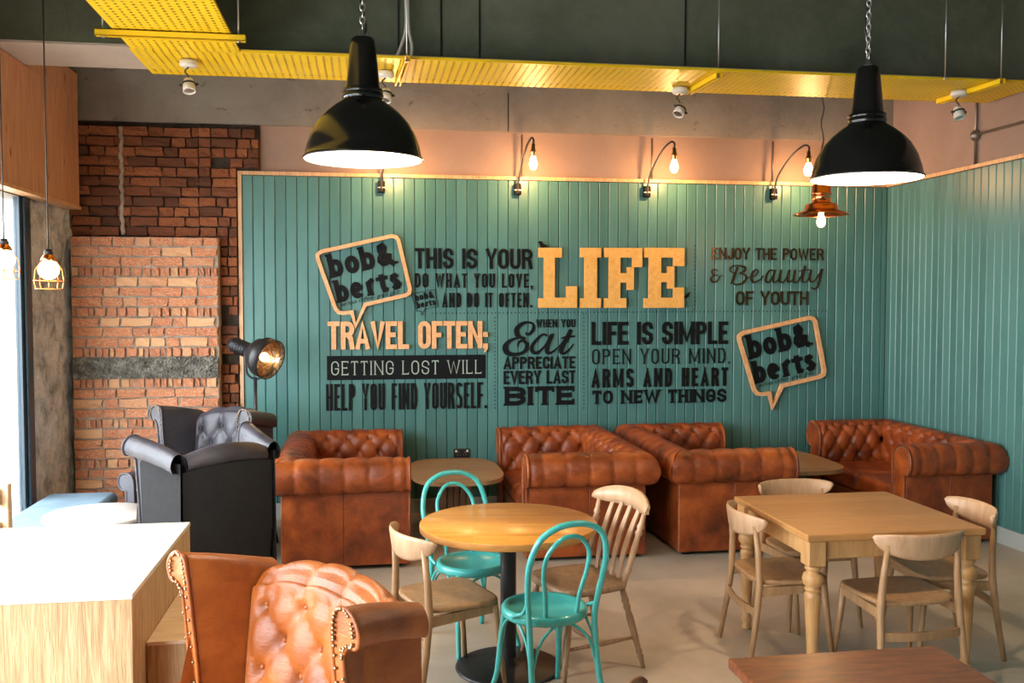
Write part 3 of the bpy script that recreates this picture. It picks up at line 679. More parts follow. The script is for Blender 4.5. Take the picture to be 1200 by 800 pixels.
def wingchair(mat, panelmat, label, loc, rz, H=1.10, W=.36, AL=.66, dz=0.0, ra=1.0, WL=.44, du=.165):
    t_ = thing('wingback_armchair', label, 'armchair', loc, rz)
    D = .80
    # back: buttoned, leaning, rolled over backwards; local front is -y, seat centre near (0,0)
    q = MB(); rows = []; n = 64
    bp = [(.235, .40), (.250, .55), (.268, .75), (.285, .92), (.30, H-.06), (.335, H-.01), (.38, H), (.415, H-.03), (.425, H-.075), (.40, H-.11)]
    pf, sv, nn = profile(bp, 7); vt = [s for p, s in zip(pf, sv) if p[1] > H-.15][0]
    hw = W-.03
    for i in range(n+1):
        x = -hw+2*hw*i/n; e = (x/hw); row = []
        for (y, z), s, (n0, n1) in zip(pf, sv, nn):
            h = tuft(x, s, du, .135, .030, vt, .5)*min(1, (1-abs(x/hw))/.12)
            cz = (z-.40)/(H-.40); h = h*ra if s > vt else h; zz = z-.055*max(0, cz)-.03*e*e*max(0, cz)**2+.02*(1-e*e)*max(0, cz)
            yy = y-.05*e*e
            row.append((x, yy-h*(-n0 if False else n0)*-1 if False else yy-h*abs(n0) if z < H-.03 else yy+h*n0, zz+(abs(n1)*h if z > H-.12 else 0)))
        rows.append(row)
    q.grid(rows); q.build('back', mat, t_)
    q = MB()
    for z, ph in ((vt, 0),):
        for r_ in range(-0, 5):
            j = -r_; v = vt+j*.135
            for i in range(-3, 4):
                u = (i-.5-(j*.5))*.165 if True else 0
                u = ((i)-.5+(.5 if r_ % 2 else 0))*du
                if abs(u) > hw-.03 or v < .03: continue
                k = min(range(len(sv)), key=lambda a_: abs(sv[a_]-v)); y, zc = pf[k]; e = u/hw; cz = (zc-.40)/(H-.40)
                q.sphere((u, y-.05*e*e+.016, zc-.055*max(0, cz)-.03*e*e*max(0, cz)**2+.02*(1-e*e)*max(0, cz)), .011, 8, 5)
    q.build('button', mat, t_)
    q = MB(); rows = []
    for i in range(13):
        x = -W+2*W*i/12; e = x/W
        rows.append([(x, .375-.03*e*e+(.02 if z > .3 else -.01), z*1.0 if k < 4 else H-.145-.03*e*e) for k, z in enumerate((.10, .3, .55, .8, H-.1))])
    q.grid(rows); q.build('back_panel', panelmat, t_)
    # wings and arms
    for sg in (-1, 1):
        # wing: profile across (n outward, z) swept from back corner forward
        wp = [(-.030, .50), (-.030, .72), (-.028, .88), (-.025, H-.08), (-.010, H-.02), (.030, H), (.075, H-.015), (.10, H-.06), (.085, H-.105), (.045, H-.11), (.022, H-.14), (.018, .85), (.012, .50)]
        wpf = profile(wp, 4)[0]; q = MB(); rows = []; m_ = 16
        for i in range(m_+1):
            t = i/m_; y = .36-WL*t; fl = .055*t*t; hz_ = -.065*(1-t)**1.3+.015*t
            sc_ = .75+.25*min(1, t*1.5)
            row = []
            for (o_, z) in wpf:
                low = max(0, (.95-z)/.4)                    # wing recedes as it comes down to the arm
                yy = y+(low*.035*t if z < .95 else 0)
                row.append((sg*(W-.005+fl+(o_*sc_ if o_ > .03 else o_)), yy, z+hz_*(1 if z > .6 else 0)))
            rows.append(row)
        q.grid(rows); f_ = rows[-1]
        q.add(f_, [list(range(len(f_)))], False); q.build('wing', mat, t_)
        q = MB(); q.tube(f_, .008, 6); q.build('piping', mat, t_)
        q = MB(); acc = 0; last = Vector(f_[0])
        cen = Vector((sum(p[0] for p in f_)/len(f_), 0, 0))
        for p in f_:
            pv = Vector(p)
            d_ = (pv-last).length; acc += d_
            while acc >= .016:
                acc -= .016; k_ = pv.copy(); k_.x = cen.x+(k_.x-cen.x)*.72; k_.y -= .006
                q.sphere(k_, .0062, 6, 4)
            last = pv
        q.build('nail_trim', M['nail'], t_)['kind'] = 'stuff'
        # arm roll
        ap = [(-.04, .40), (-.04, .52), (-.035, .60), (-.01, .645), (.04, .655), (.085, .635), (.10, .585), (.075, .54), (.03, .53)]
        apf = profile(ap, 4)[0]; q = MB(); rows = []
        for i in range(13):
            t = i/12; y = .26-AL*t; fl = .055*min(1, t*1.4); rows.append([(sg*(W-.005+fl+o_), y, z+dz+.01*math.sin(t*PI)) for o_, z in apf])
        q.grid(rows); q.build('arm', mat, t_)
        f_ = rows[-1]; lo = [(sg*(W+.05+.02), .26-AL, .12), (sg*(W+.05-.05), .26-AL, .12)]
        q = MB(); q.add(list(f_)+lo, [list(range(len(f_)+2))], False)
        fb = [(p[0], p[1]+.03, p[2]) for p in list(f_)+lo]; n_ = len(fb); q.add(list(f_)+lo+fb, [(i, (i+1) % n_, n_+(i+1) % n_, n_+i) for i in range(n_)], False)
        q.build('arm_front', mat, t_)
        q = MB(); q.tube(f_+lo[:1], .007, 6); q.build('piping', mat, t_)
        # side panel below wing and arm
        q = MB(); rows = []
        for i in range(9):
            t = i/8; y = .375-(.115+AL)*t; fl = .055*min(1, t*1.2); top = H-.12 if y > .0 else .56+dz
            rows.append([(sg*(W+.022+fl*.7), y, z) for z in (.11, .35, .55)]+[(sg*(W+.018+fl*.8), y, top)])
        q.grid(rows, smooth=False); q.build('side_panel', panelmat, t_)
    q = MB(); q.box(-W+.035, W-.035, -.42, .26, .32, .48, .04); q.build('seat_cushion', mat, t_, bev=.025)
    q = MB(); q.box(-W-.02, W+.02, -.39, .35, .12, .32, .01); q.build('seat_frame', mat, t_)
    for x in (-W+.02, W-.02):
        for y in (-.36, .32):
            q = MB(); q.lathe([(.016, 0), (.02, .02), (.030, .10), (.032, .13)], (x, y, 0), 12, True); q.build('leg', M['walnutfeet'], t_)
    return t_
wingchair(M['tan2'], M['tan2'], 'caramel leather wingback armchair with buttoned back in the near foreground', (-.375, 3.05, 0), -.87, 1.0, .375, .50, -.11, 1.0, .35, .19)
wingchair(M['charcoal'], M['charcoalfab'], 'charcoal wingback armchair seen from behind, nearer of the two dark ones', (-1.05, 5.95, 0), PI+.72, 1.10, .30, .31, -.1, .15, .38)
wingchair(M['charcoal'], M['charcoal'], 'dark grey leather wingback armchair facing the room against the brick pier', (-1.19, 7.22, 0), -.50, 1.10, .31)

# ------------------------------------------------------------------ chairs
def bentwood():
    t_ = thing('bentwood_chair', 'x', 'chair', (0, 0, 0), 0, 'turquoise bentwood chairs')
    mt = M['turq']
    q = MB(); q.lathe([(.001, .452), (.165, .452), (.172, .460), (.182, .466), (.198, .464), (.206, .450), (.204, .432), (.196, .420), (.001, .420)], seg=40); q.build('seat', mt, t_)
    def sym(pts): return pts+[(-x, y, z) for x, y, z in pts[::-1]]
    half = [(-.185, .255, 0), (-.172, .205, .22), (-.170, .178, .44), (-.192, .205, .62), (-.196, .235, .74), (-.160, .262, .845), (-.085, .275, .895), (-.0, .278, .908)]
    q = MB(); pts = spline(half[:-1]+[half[-1]]+[(-x, y, z) for x, y, z in half[:-1][::-1]], 8); q.tube(pts, .0145, 10); q.build('back_hoop', mt, t_)
    half = [(-.080, .165, .45), (-.088, .178, .55), (-.112, .205, .67), (-.108, .232, .76), (-.060, .252, .828), (0, .258, .848)]
    q = MB(); pts = spline(half+[(-x, y, z) for x, y, z in half[:-1][::-1]], 8); q.tube(pts, .011, 10); q.build('inner_hoop', mt, t_)
    for sx in (-1, 1):
        q = MB(); q.tube(spline([(sx*.145, -.125, .43), (sx*.158, -.145, .28), (sx*.168, -.165, .12), (sx*.185, -.205, 0)], 6), [.016]*6+[.015]*6+[.013]*7, 10); q.build('front_leg', mt, t_)
        q = MB(); q.tube(spline([(sx*.195, .06, .45), (sx*.205, .11, .475), (sx*.196, .165, .50), (sx*.180, .188, .56), (sx*.184, .196, .60)], 6), .009, 8); q.build('hip_brace', mt, t_)
        for a0, a1 in (((sx*.163, -.155, .22), (sx*.03, -.175, .425)), ((sx*.166, -.150, .22), (sx*.17, .0, .425)), ((sx*.172, .20, .22), (sx*.172, .05, .425)), ((sx*.168, .198, .22), (sx*.03, .18, .425))):
            q = MB(); mid = tuple((a0[k]+a1[k])/2 for k in range(2)); c_ = (a0[0]*.75+a1[0]*.25, a0[1]*.75+a1[1]*.25, .335); c2 = (mid[0]*.8+a1[0]*.2, mid[1]*.8+a1[1]*.2, .395)
            q.tube(spline([a0, c_, c2, a1], 5), .0075, 8); q.build('brace', mt, t_)
    return t_
B0 = bentwood()
put(B0, (.82, 4.31, 0), PI+.30, 'turquoise bentwood chair nearest the viewer, on the near side of the round table')
place(B0, (.57, 5.12, 0), .35, 'turquoise bentwood chair on the far side of the round table')

def crescent(wm, group, seatmat=None):
    t_ = thing('oak_chair', 'x', 'chair', (0, 0, 0), 0, group)
    sm_ = seatmat or wm
    # seat
    q = MB(); poly = []
    for k in range(48):
        a = 2*PI*k/48; c_, s_ = math.cos(a), math.sin(a); e = .42
        x = .225*math.copysign(abs(c_)**e, c_)*(1-.10*s_); y = .205*math.copysign(abs(s_)**e, s_)
        poly.append((x, y))
    rows = []
    for (sc_, z) in ((.93, .425), (.985, .430), (1, .440), (.99, .450), (.93, .452), (.6, .444), (.25, .441), (.01, .441)):
        rows.append([(x*sc_, y*sc_, z) for x, y in poly])
    q.grid(rows, closed=True); q.add([(x*.93, y*.93, .425) for x, y in poly], [list(range(48))], False); q.build('seat', sm_, t_)
    for sx in (-1, 1):
        q = MB(); q.tube([(sx*.235, .245, 0), (sx*.222, .205, .25), (sx*.212, .185, .43), (sx*.200, .188, .58), (sx*.188, .203, .735)], [.013, .017, .019, .017, .013], 12); q.build('rear_post', wm, t_)
        q = MB(); q.tube([(sx*.225, -.215, 0), (sx*.205, -.185, .25), (sx*.195, -.165, .432)], [.011, .016, .020], 12); q.build('front_leg', wm, t_)
        q = MB(); Mx = Matrix(); q.add([(sx*.212+dx, .185, z) for dx in (-.009, .009) for z in (.37, .42)]+[(sx*.197+dx, -.165, z) for dx in (-.009, .009) for z in (.385, .425)], [(0, 1, 5, 4), (2, 6, 7, 3), (1, 3, 7, 5), (0, 4, 6, 2), (0, 2, 3, 1), (4, 5, 7, 6)], False); q.build('side_rail', wm, t_)
    q = MB(); q.box(-.19, .19, -.176, -.156, .385, .425, .003); q.build('front_rail', wm, t_)
    q = MB(); rows = []
    for i in range(17):
        u = -1+2*i/16; y = .20+.03*(1-u*u); rows.append([(u*.215, y-.008, .27), (u*.215, y-.008, .31), (u*.215, y+.008, .31), (u*.215, y+.008, .27)])
    q.grid(rows, closed=True, smooth=False); q.build('back_stretcher', wm, t_)
    # crescent-shaped crest rail
    q = MB(); rows = []; n = 36
    for i in range(n+1):
        u = -1+2*i/n; au = abs(u)
        x = .240*math.sin(u*1.12)/math.sin(1.12); y = .245-.092*(1-math.cos(u*1.12))/(1-math.cos(1.12))
        zt = .790-.012*au**4; depth = .115*(1-au**2.3)**.62+.016
        zb = zt-depth; th = .011*(1-.25*au); zt2 = zt; lean = .018
        nx, ny = math.sin(u*1.0)*-1*-1, math.cos(u*1.0)
        def P_(z, o_): return (x+nx*o_, y+ny*o_+(z-zb)/max(depth, .01)*lean, z)
        rows.append([P_(zb+.003, -th*.4), P_(zb+depth*.15, -th), P_(zt2-depth*.15, -th), P_(zt2, -th*.3), P_(zt2, th*.3), P_(zt2-depth*.15, th), P_(zb+depth*.15, th), P_(zb+.003, th*.4)])
    q.grid(rows, closed=True); q.add(rows[0], [list(range(8))], False); q.add(rows[-1], [list(range(8))], False); q.build('crest_rail', M['pinkwood'] if wm is M['chairwood'] else wm, t_)
    return t_
C0 = crescent(M['chairwood'], 'pale oak chairs with crescent backs')
put(C0, (.38, 4.60, 0), 1.92, 'pale oak crescent-back chair at the left of the round table')
place(C0, (2.19, 4.74, 0), PI/2-.05, 'pale oak crescent-back chair on the left side of the square table')
place(C0, (2.60, 5.22, 0), .02, 'pale oak crescent-back chair on the far side of the square table')
place(C0, (2.63, 4.32, 0), PI+.05, 'pale oak crescent-back chair nearest the viewer at the square table')
place(C0, (3.09, 4.68, 0), -PI/2-.10, 'pale oak crescent-back chair on the right side of the square table')
R0 = crescent(M['redwood'], None)
if 'group' in R0: del R0['group']
put(R0, (.975, 2.435, 0), PI/2, 'chestnut brown chair whose crest rail pokes up left of the dark table')

def turned(q, a, b, r, rings, seg=12):
    A, B = Vector(a), Vector(b); pts = []; rr = []
    for (t, k) in rings: pts.append(A.lerp(B, t)); rr.append(r*k)
    q.tube(pts, rr, seg)
def kitchen_chair(loc, rz):
    t_ = thing('slatback_chair', 'aged wooden kitchen chair with pale slatted back, right of the round table', 'chair', loc, rz)
    w_ = M['kitwood']
    q = MB(); poly = []
    for k in range(48):
        a = 2*PI*k/48; c_, s_ = math.cos(a), math.sin(a); e = .5
        poly.append((.225*math.copysign(abs(c_)**e, c_)*(1-.07*s_), .215*math.copysign(abs(s_)**e, s_)))
    rows = [[(x*s, y*s, z) for x, y in poly] for s, z in ((.92, .415), (.985, .42), (1, .435), (.985, .45), (.93, .455), (.7, .446), (.3, .442), (.01, .442))]
    q.grid(rows, closed=True); q.add([(x*.92, y*.92, .415) for x, y in poly], [list(range(48))], False); q.build('seat', w_, t_)
    R_ = [(0, .75), (.10, .8), (.14, 1.1), (.17, .8), (.20, 1.1), (.24, .85), (.40, 1.15), (.62, 1.25), (.70, .95), (.74, 1.3), (.78, .95), (.82, 1.3), (.86, 1.0), (1, .9)]
    for sx in (-1, 1):
        q = MB(); turned(q, (sx*.225, -.22, 0), (sx*.165, -.15, .425), .016, R_); q.build('leg', w_, t_)
        q = MB(); turned(q, (sx*.225, .255, 0), (sx*.160, .16, .425), .016, R_); q.build('leg', w_, t_)
        q = MB(); turned(q, (sx*.205, -.195, .16), (sx*.202, .222, .16), .010, [(0, .8), (.3, 1.1), (.5, 1.5), (.7, 1.1), (1, .8)], 8); q.build('stretcher', w_, t_)
        q = MB(); turned(q, (sx*.180, .165, .445), (sx*.215, .262, .80), .015, [(0, .9), (.15, 1.0), (.2, 1.35), (.24, .9), (.5, 1.1), (.68, .9), (.72, 1.35), (.77, .9), (.81, 1.3), (.86, .9), (1, .8)]); q.build('back_post', M['pinkwood'], t_)
    q = MB(); turned(q, (-.2, .0, .16), (.2, .0, .16), .010, [(0, .8), (.3, 1.1), (.5, 1.6), (.7, 1.1), (1, .8)], 8); q.build('stretcher', w_, t_)
    for k in range(4):
        x = -.105+.07*k; q = MB(); rows = []
        for i in range(13):
            t = i/12; z = .445+.365*t; y = .178+.12*t-.018*math.sin(t*PI); hw = .013+.006*math.sin(t*PI); xx = x*(1+.18*t)
            rows.append([(xx-hw, y-.005, z), (xx+hw, y-.005, z), (xx+hw, y+.005, z), (xx-hw, y+.005, z)])
        q.grid(rows, closed=True, smooth=False); q.build('slat', M['pinkwood'], t_)
    q = MB(); rows = []
    for i in range(25):
        u = -1+2*i/24; x = .255*u; y = .315-.065*u*u; e = (1-abs(u)**5); zt = .895-.035*u*u; zb = .785+.012*(1-u*u)
        zt = (zt+zb)/2+(zt-zb)/2*(.45+.55*e); zb2 = zb+(.02*(1-e))
        rows.append([(x, y-.013, zb2), (x, y-.011, (zb2+zt)/2), (x, y-.009+.012, zt), (x, y+.010+.012, zt), (x, y+.013, (zb2+zt)/2), (x, y+.013, zb2)])
    q.grid(rows, closed=True); q.add(rows[0], [list(range(6))], False); q.add(rows[-1], [list(range(6))], False); q.build('crest_rail', M['pinkwood'], t_)
kitchen_chair((1.09, 4.76, 0), -1.25)

# ------------------------------------------------------------------ tables
t_ = thing('round_table', 'round honey oak table on a black pedestal', 'table', (.712, 4.74, 0))
R = .455; q = MB(); q.lathe([(.001, .762), (R-.004, .762), (R, .758)], seg=96); q.build('tabletop', M['oak'], t_)
q = MB(); q.lathe([(R, .758), (R, .728), (R-.005, .724), (.001, .724)], seg=96); q.build('table_edge', M['oakedge'], t_)
q = MB(); q.lathe([(.041, .02), (.041, .70)], seg=28); q.box(-.2, .2, -.03, .03, .70, .724); q.box(-.03, .03, -.2, .2, .70, .7235); q.build('column', M['blackmetal'], t_)
q = MB(); q.lathe([(.001, .0), (.272, .0), (.275, .008), (.26, .016), (.10, .028), (.05, .034), (.041, .06), (.001, .06)], seg=56); q.build('base', M['blackmetal'], t_)
# square farmhouse table
X0, X1, Y0, Y1 = 2.105, 3.055, 4.235, 5.16
t_ = thing('farmhouse_table', 'square pale oak table with turned legs', 'table', ((X0+X1)/2, (Y0+Y1)/2, 0))
hx, hy = (X1-X0)/2, (Y1-Y0)/2
q = MB(); q.box(-hx, hx, -hy, hy, .727, .762, .004); q.build('tabletop', M['tabletop'], t_)
for sy in (-1, 1): q = MB(); q.box(-hx+.10, hx-.10, sy*(hy-.055)-.012, sy*(hy-.055)+.012, .63, .727, .003); q.build('apron', M['tablewood'], t_)
for sx in (-1, 1): q = MB(); q.box(sx*(hx-.055)-.012, sx*(hx-.055)+.012, -hy+.10, hy-.10, .63, .727, .003); q.build('apron', M['tablewood'], t_)
LP = [(.026, 0), (.026, .02), (.020, .03), (.030, .05), (.030, .06), (.022, .08), (.030, .25), (.040, .44), (.041, .455), (.034, .462), (.034, .47), (.040, .476), (.041, .484), (.033, .49), (.046, .505), (.053, .528), (.047, .555), (.033, .565), (.032, .572), (.040, .58), (.040, .59), (.033, .60)]
for sx in (-1, 1):
    for sy in (-1, 1):
        c = (sx*(hx-.06), sy*(hy-.06), 0); q = MB(); q.lathe(LP, c, 24, True); q.box(c[0]-.046, c[0]+.046, c[1]-.046, c[1]+.046, .60, .727, .005); q.build('leg', M['tablewood'], t_)
# dark table at the bottom edge
t_ = thing('dark_table', 'dark red-brown wooden table cut by the bottom edge', 'table', (1.49, 2.42, 0))
q = MB(); q.box(-.36, .36, -.385, .385, .728, .762, .003); q.build('tabletop', M['darktop'], t_)
q = MB(); q.lathe([(.04, .02), (.04, .70)], seg=24); q.box(-.25, .25, -.03, .03, .70, .728); q.build('column', M['blackmetal'], t_)
q = MB(); q.lathe([(.001, 0), (.24, 0), (.24, .012), (.05, .03), (.04, .05), (.001, .05)], seg=40); q.build('base', M['blackmetal'], t_)
# low booth tables against the boards
def booth_table(x, y, label, hx_=.36, hy_=.53):
    t_ = thing('booth_table', label, 'table', (x, y, 0), 0, 'low rounded oak tables between the sofas')
    poly = []
    for k in range(64):
        a = 2*PI*k/64; c_, s_ = math.cos(a), math.sin(a); e = .62
        poly.append((hx_*math.copysign(abs(c_)**e, c_), hy_*math.copysign(abs(s_)**e, s_)))
    q = MB(); q.prism(poly, .472, .505, lambda u, v, d: (u, v, d)); q.build('tabletop', M['tablelow'], t_)
    for k in range(5): q = MB(); q.box(-.13+.052*k, -.082+.052*k, -.12, .12, .03, .472, .004); q.build('base_plank', M['walnutbase'], t_)
    q = MB(); q.box(-.18, .18, -.2, .2, 0, .03); q.build('base', M['blackmetal'], t_)
booth_table(.715, 7.70, 'low rounded oak table between the first two sofas, under the wall socket', .375, .56)
booth_table(3.60, 7.72, 'low rounded oak table in the right booth, in shadow', .40, .56)
# white round table, blue stool, counter, pale chair
t_ = thing('white_table', 'round white-topped low table in front of the window', 'table', (-1.76, 6.47, 0))
q = MB(); q.lathe([(.001, .50), (.335, .50), (.34, .49), (.335, .475), (.001, .475)], seg=56); q.build('tabletop', M['whitetop'], t_)
for k in range(3):
    a = 2*PI*k/3+.4; q = MB(); q.tube([(.1*math.cos(a), .1*math.sin(a), .475), (.15*math.cos(a), .15*math.sin(a), 0)], .018, 10); q.build('leg', M['chairwood'], t_)
t_ = thing('window_bench', 'low slate-blue padded bench below the window', 'bench', (-2.12, 6.86, 0))
q = MB(); q.box(-.27, .24, -.62, .62, .34, .45, .03); q.build('seat_pad', M['bluefab'], t_, bev=.015)
q = MB(); q.box(-.24, .21, -.58, .58, .05, .34, .005); q.build('base', M['plywood'], t_)
for sx, sy in ((-1, -1), (1, -1), (-1, 1), (1, 1)): q = MB(); q.box(sx*.2-.02-.015, sx*.2+.02-.015, sy*.53-.02, sy*.53+.02, 0, .05); q.build('foot', M['blackmetal'], t_)
CT = .845
t_ = thing('display_counter', 'counter block with bright top and streaky strand-board sides at the lower left', 'counter', (-1.34, 3.50, 0))
q = MB(); q.box(-.62, .50, 0, 1.12, CT-.018, CT, .002); q.build('countertop', M['countertop'], t_)
q = MB(); q.box(-.618, .498, .003, 1.117, .0, CT-.018, .002); q.build('carcass', M['counterside'], t_)
q = MB(); q.box(.50, .68, .2, 1.1, 0, .585, .002); q.build('step_box', M['counterside'], t_)
q = MB(); q.box(.50, .685, .195, 1.1, .585, .60, .002); q.build('step_top', M['plywood'], t_)
t_ = thing('pale_slat_chair', 'pale plywood chair with slanting slats at the far left by the window', 'chair', (-2.165, 5.20, 0), -PI/2-.2)
for x in (-.2, .2):
    q = MB(); q.box(x-.02, x+.02, .19, .23, 0, .92, .004); q.build('rear_post', M['plywood'], t_)
    q = MB(); q.box(x-.02, x+.02, -.21, -.17, 0, .44, .004); q.build('front_leg', M['plywood'], t_)
for z in (.62, .80): q = MB(); q.box(-.24, .24, .17, .19, z, z+.10, .004); q.build('back_slat', M['plywood'], t_)
q = MB(); q.box(-.23, .23, -.22, .19, .44, .465, .006); q.build('seat', M['plywood'], t_)
# socket
x, z = on_wall(541, 531, YW)
t_ = thing('wall_socket', 'small black double power socket above the booth table', 'socket', (x, YW, z))
q = MB(); q.box(-.073, .073, -.010, -.0005, -.043, .043, .003); q.build('face_plate', M['blackmetal'], t_)
for sx in (-1, 1):
    q = MB(); q.box(sx*.05-.01, sx*.05+.01, -.014, -.010, .012, .032, .001); q.build('switch', M['whiteplastic'], t_)
    q = MB()
    for dx, dz in ((0, .012), (-.011, -.012), (.011, -.012)): q.box(sx*.028+dx-.003, sx*.028+dx+.003, -.0115, -.010, dz-.005, dz+.005)
    q.build('pin_hole', M['steel'], t_)

# ================================================================== LETTERING
def arcp(cx, cy, rx, ry, a0, a1, n=9):
    return [(cx+rx*math.cos(math.radians(a0+(a1-a0)*k/n)), cy+ry*math.sin(math.radians(a0+(a1-a0)*k/n))) for k in range(n+1)]
def glyph(ch, W, H):
    """centre lines in a W x H box; ('c', pts) closed, ('o', pts) open"""
    r = min(W/2, H/2); ry = min(r*1.15, H/2)
    ct = arcp(W/2, H-ry, W/2, ry, 180, 0); cb = arcp(W/2, ry, W/2, ry, 0, -180)
    if ch == 'O': return [('c', ct+cb)]
    if ch == 'Q': return [('c', ct+cb)]
    if ch in 'CG': ry = min(ry, H*.30)
    ct2 = arcp(W/2, H-ry, W/2, ry, 180, 0); cb2 = arcp(W/2, ry, W/2, ry, 0, -180)
    if ch == 'C': return [('o', [(W, H-ry*1.35)]+ct2[::-1]+cb2[::-1]+[(W, ry*1.35)])]
    if ch == 'G': return [('o', [(W, H-ry*1.35)]+ct2[::-1]+cb2[::-1]+[(W, H*.46), (W*.55, H*.46)])]
    if ch == 'U': return [('o', [(0, H)]+cb[::-1]+[(W, H)])]
    if ch == 'J': return [('o', [(W, H)]+cb+[(0, H*.3)])]
    if ch == 'I': return [('o', [(W/2, 0), (W/2, H)])]
    if ch == 'L': return [('o', [(0, H), (0, 0), (W, 0)])]
    if ch == 'T': return [('o', [(W/2, 0), (W/2, H)]), ('o', [(0, H), (W, H)])]
    if ch == 'H': return [('o', [(0, 0), (0, H)]), ('o', [(W, 0), (W, H)]), ('o', [(0, H*.5), (W, H*.5)])]
    if ch == 'E': return [('o', [(W, H), (0, H), (0, 0), (W, 0)]), ('o', [(0, H*.52), (W*.8, H*.52)])]
    if ch == 'F': return [('o', [(0, 0), (0, H), (W, H)]), ('o', [(0, H*.5), (W*.8, H*.5)])]
    if ch == 'D': return [('c', [(0, 0), (0, H)]+arcp(W*.45, H*.62, W*.55, H*.38, 90, 0)+arcp(W*.45, H*.38, W*.55, H*.38, 0, -90))]
    if ch in 'PRB':
        up = [(0, H)]+arcp(W*.5, H*.76, W*.5, H*.24, 90, -90)+[(0, H*.52)]
        if ch == 'P': return [('o', [(0, 0)]+up)]
        if ch == 'R': return [('o', [(0, 0)]+up), ('o', [(W*.5, H*.52), (W*.86, H*.36), (W, 0)])]
        return [('c', [(0, 0)]+up[:-1]+[(W*.3, H*.52), (W*.5, H*.52)]+arcp(W*.5, H*.26, W*.5, H*.26, 90, -90)), ('o', [(0, H*.52), (W*.4, H*.52)])]
    if ch == 'A': return [('o', [(0, 0), (W*.5, H), (W, 0)]), ('o', [(W*.17, H*.25), (W*.83, H*.25)])]
    if ch == 'V': return [('o', [(0, H), (W*.5, 0), (W, H)])]
    if ch == 'Y': return [('o', [(0, H), (W*.5, H*.42), (W, H)]), ('o', [(W*.5, H*.45), (W*.5, 0)])]
    if ch == 'N': return [('o', [(0, 0), (0, H)]), ('o', [(W, 0), (W, H)]), ('thin', [(0, H*1.0), (W, 0)])]
    if ch == 'M': return [('o', [(0, 0), (0, H)]), ('o', [(W, 0), (W, H)]), ('thin', [(0, H*1.02), (W*.5, H*.1), (W, H*1.02)])]
    if ch == 'W': return [('o', [(0, H), (W*.25, 0), (W*.5, H*.95), (W*.75, 0), (W, H)])]
    if ch == 'S':
        ry = min(ry, H*.27)
        return [('o', [(W, H-ry*1.25)]+arcp(W/2, H-ry, W/2, ry, 0, 180)+[(W*.06, H*.60), (W*.5, H*.5), (W*.94, H*.40)]+arcp(W/2, ry, W/2, ry, 0, -180)+[(0, ry*1.25)])]
    if ch == '.': return [('dot', [(W/2, 0)])]
    if ch == ',': return [('dot', [(W/2, 0)]), ('comma', [(W/2, 0)])]
    if ch == ';': return [('dot', [(W/2, 0)]), ('comma', [(W/2, 0)]), ('dot', [(W/2, H*.5)])]
    # lower-case, box height is the ascender height, x-height .64
    X = .66*H; o_ = arcp(W/2, X/2, W/2, X/2, 0, 360, 24)[:-1]
    if ch == 'o': return [('c', o_)]
    if ch == 'b': return [('o', [(0, 0), (0, H)]), ('c', arcp(W*.5, X/2, W*.5, X/2, 0, 360, 24)[:-1])]
    if ch == 'e': return [('o', [(0, X*.52), (W, X*.52)]+arcp(W/2, X/2, W/2, X/2, 0, 320, 20))]
    if ch == 'r': return [('o', [(W*.25, 0), (W*.25, X)]), ('o', [(W*.25, X*.55), (W*.45, X*.9), (W*.75, X), (W, X*.85)])]
    if ch == 't': return [('o', [(W*.38, H*.90), (W*.38, X*.25), (W*.5, 0), (W*.85, 0), (W*1.02, X*.18)]), ('bar', [(-W*.12, X), (W*1.0, X)])]
    if ch == 's': return [('o', [(W*.92, X*.80), (W*.6, X), (W*.2, X*.95), (W*.08, X*.72), (W*.35, X*.56), (W*.75, X*.44), (W, X*.22), (W*.75, X*.02), (W*.3, 0), (W*.02, X*.2)])]
    if ch == '&': return [('o', [(W, 0), (W*.72, H*.16), (W*.18, H*.70), (W*.22, H*.90), (W*.45, H*.95), (W*.62, H*.80), (W*.5, H*.62), (W*.1, H*.38), (W*.02, H*.18), (W*.25, 0), (W*.55, H*.02), (W*.85, H*.25), (W*.98, H*.48)])]
    return []
WD = {'I': .30, ' ': .55, 'M': 1.42, 'W': 1.55, '.': .32, ',': .34, ';': .36, 'L': .86, 'T': .92, 'E': .88, 'F': .84, 'J': .8, 'A': 1.1, 'V': 1.08, 'Y': 1.06, 'r': .95, 't': .80, 's': .9, 'e': 1.0, '&': 1.15, 'N': 1.12, 'R': 1.04, 'P': .98}
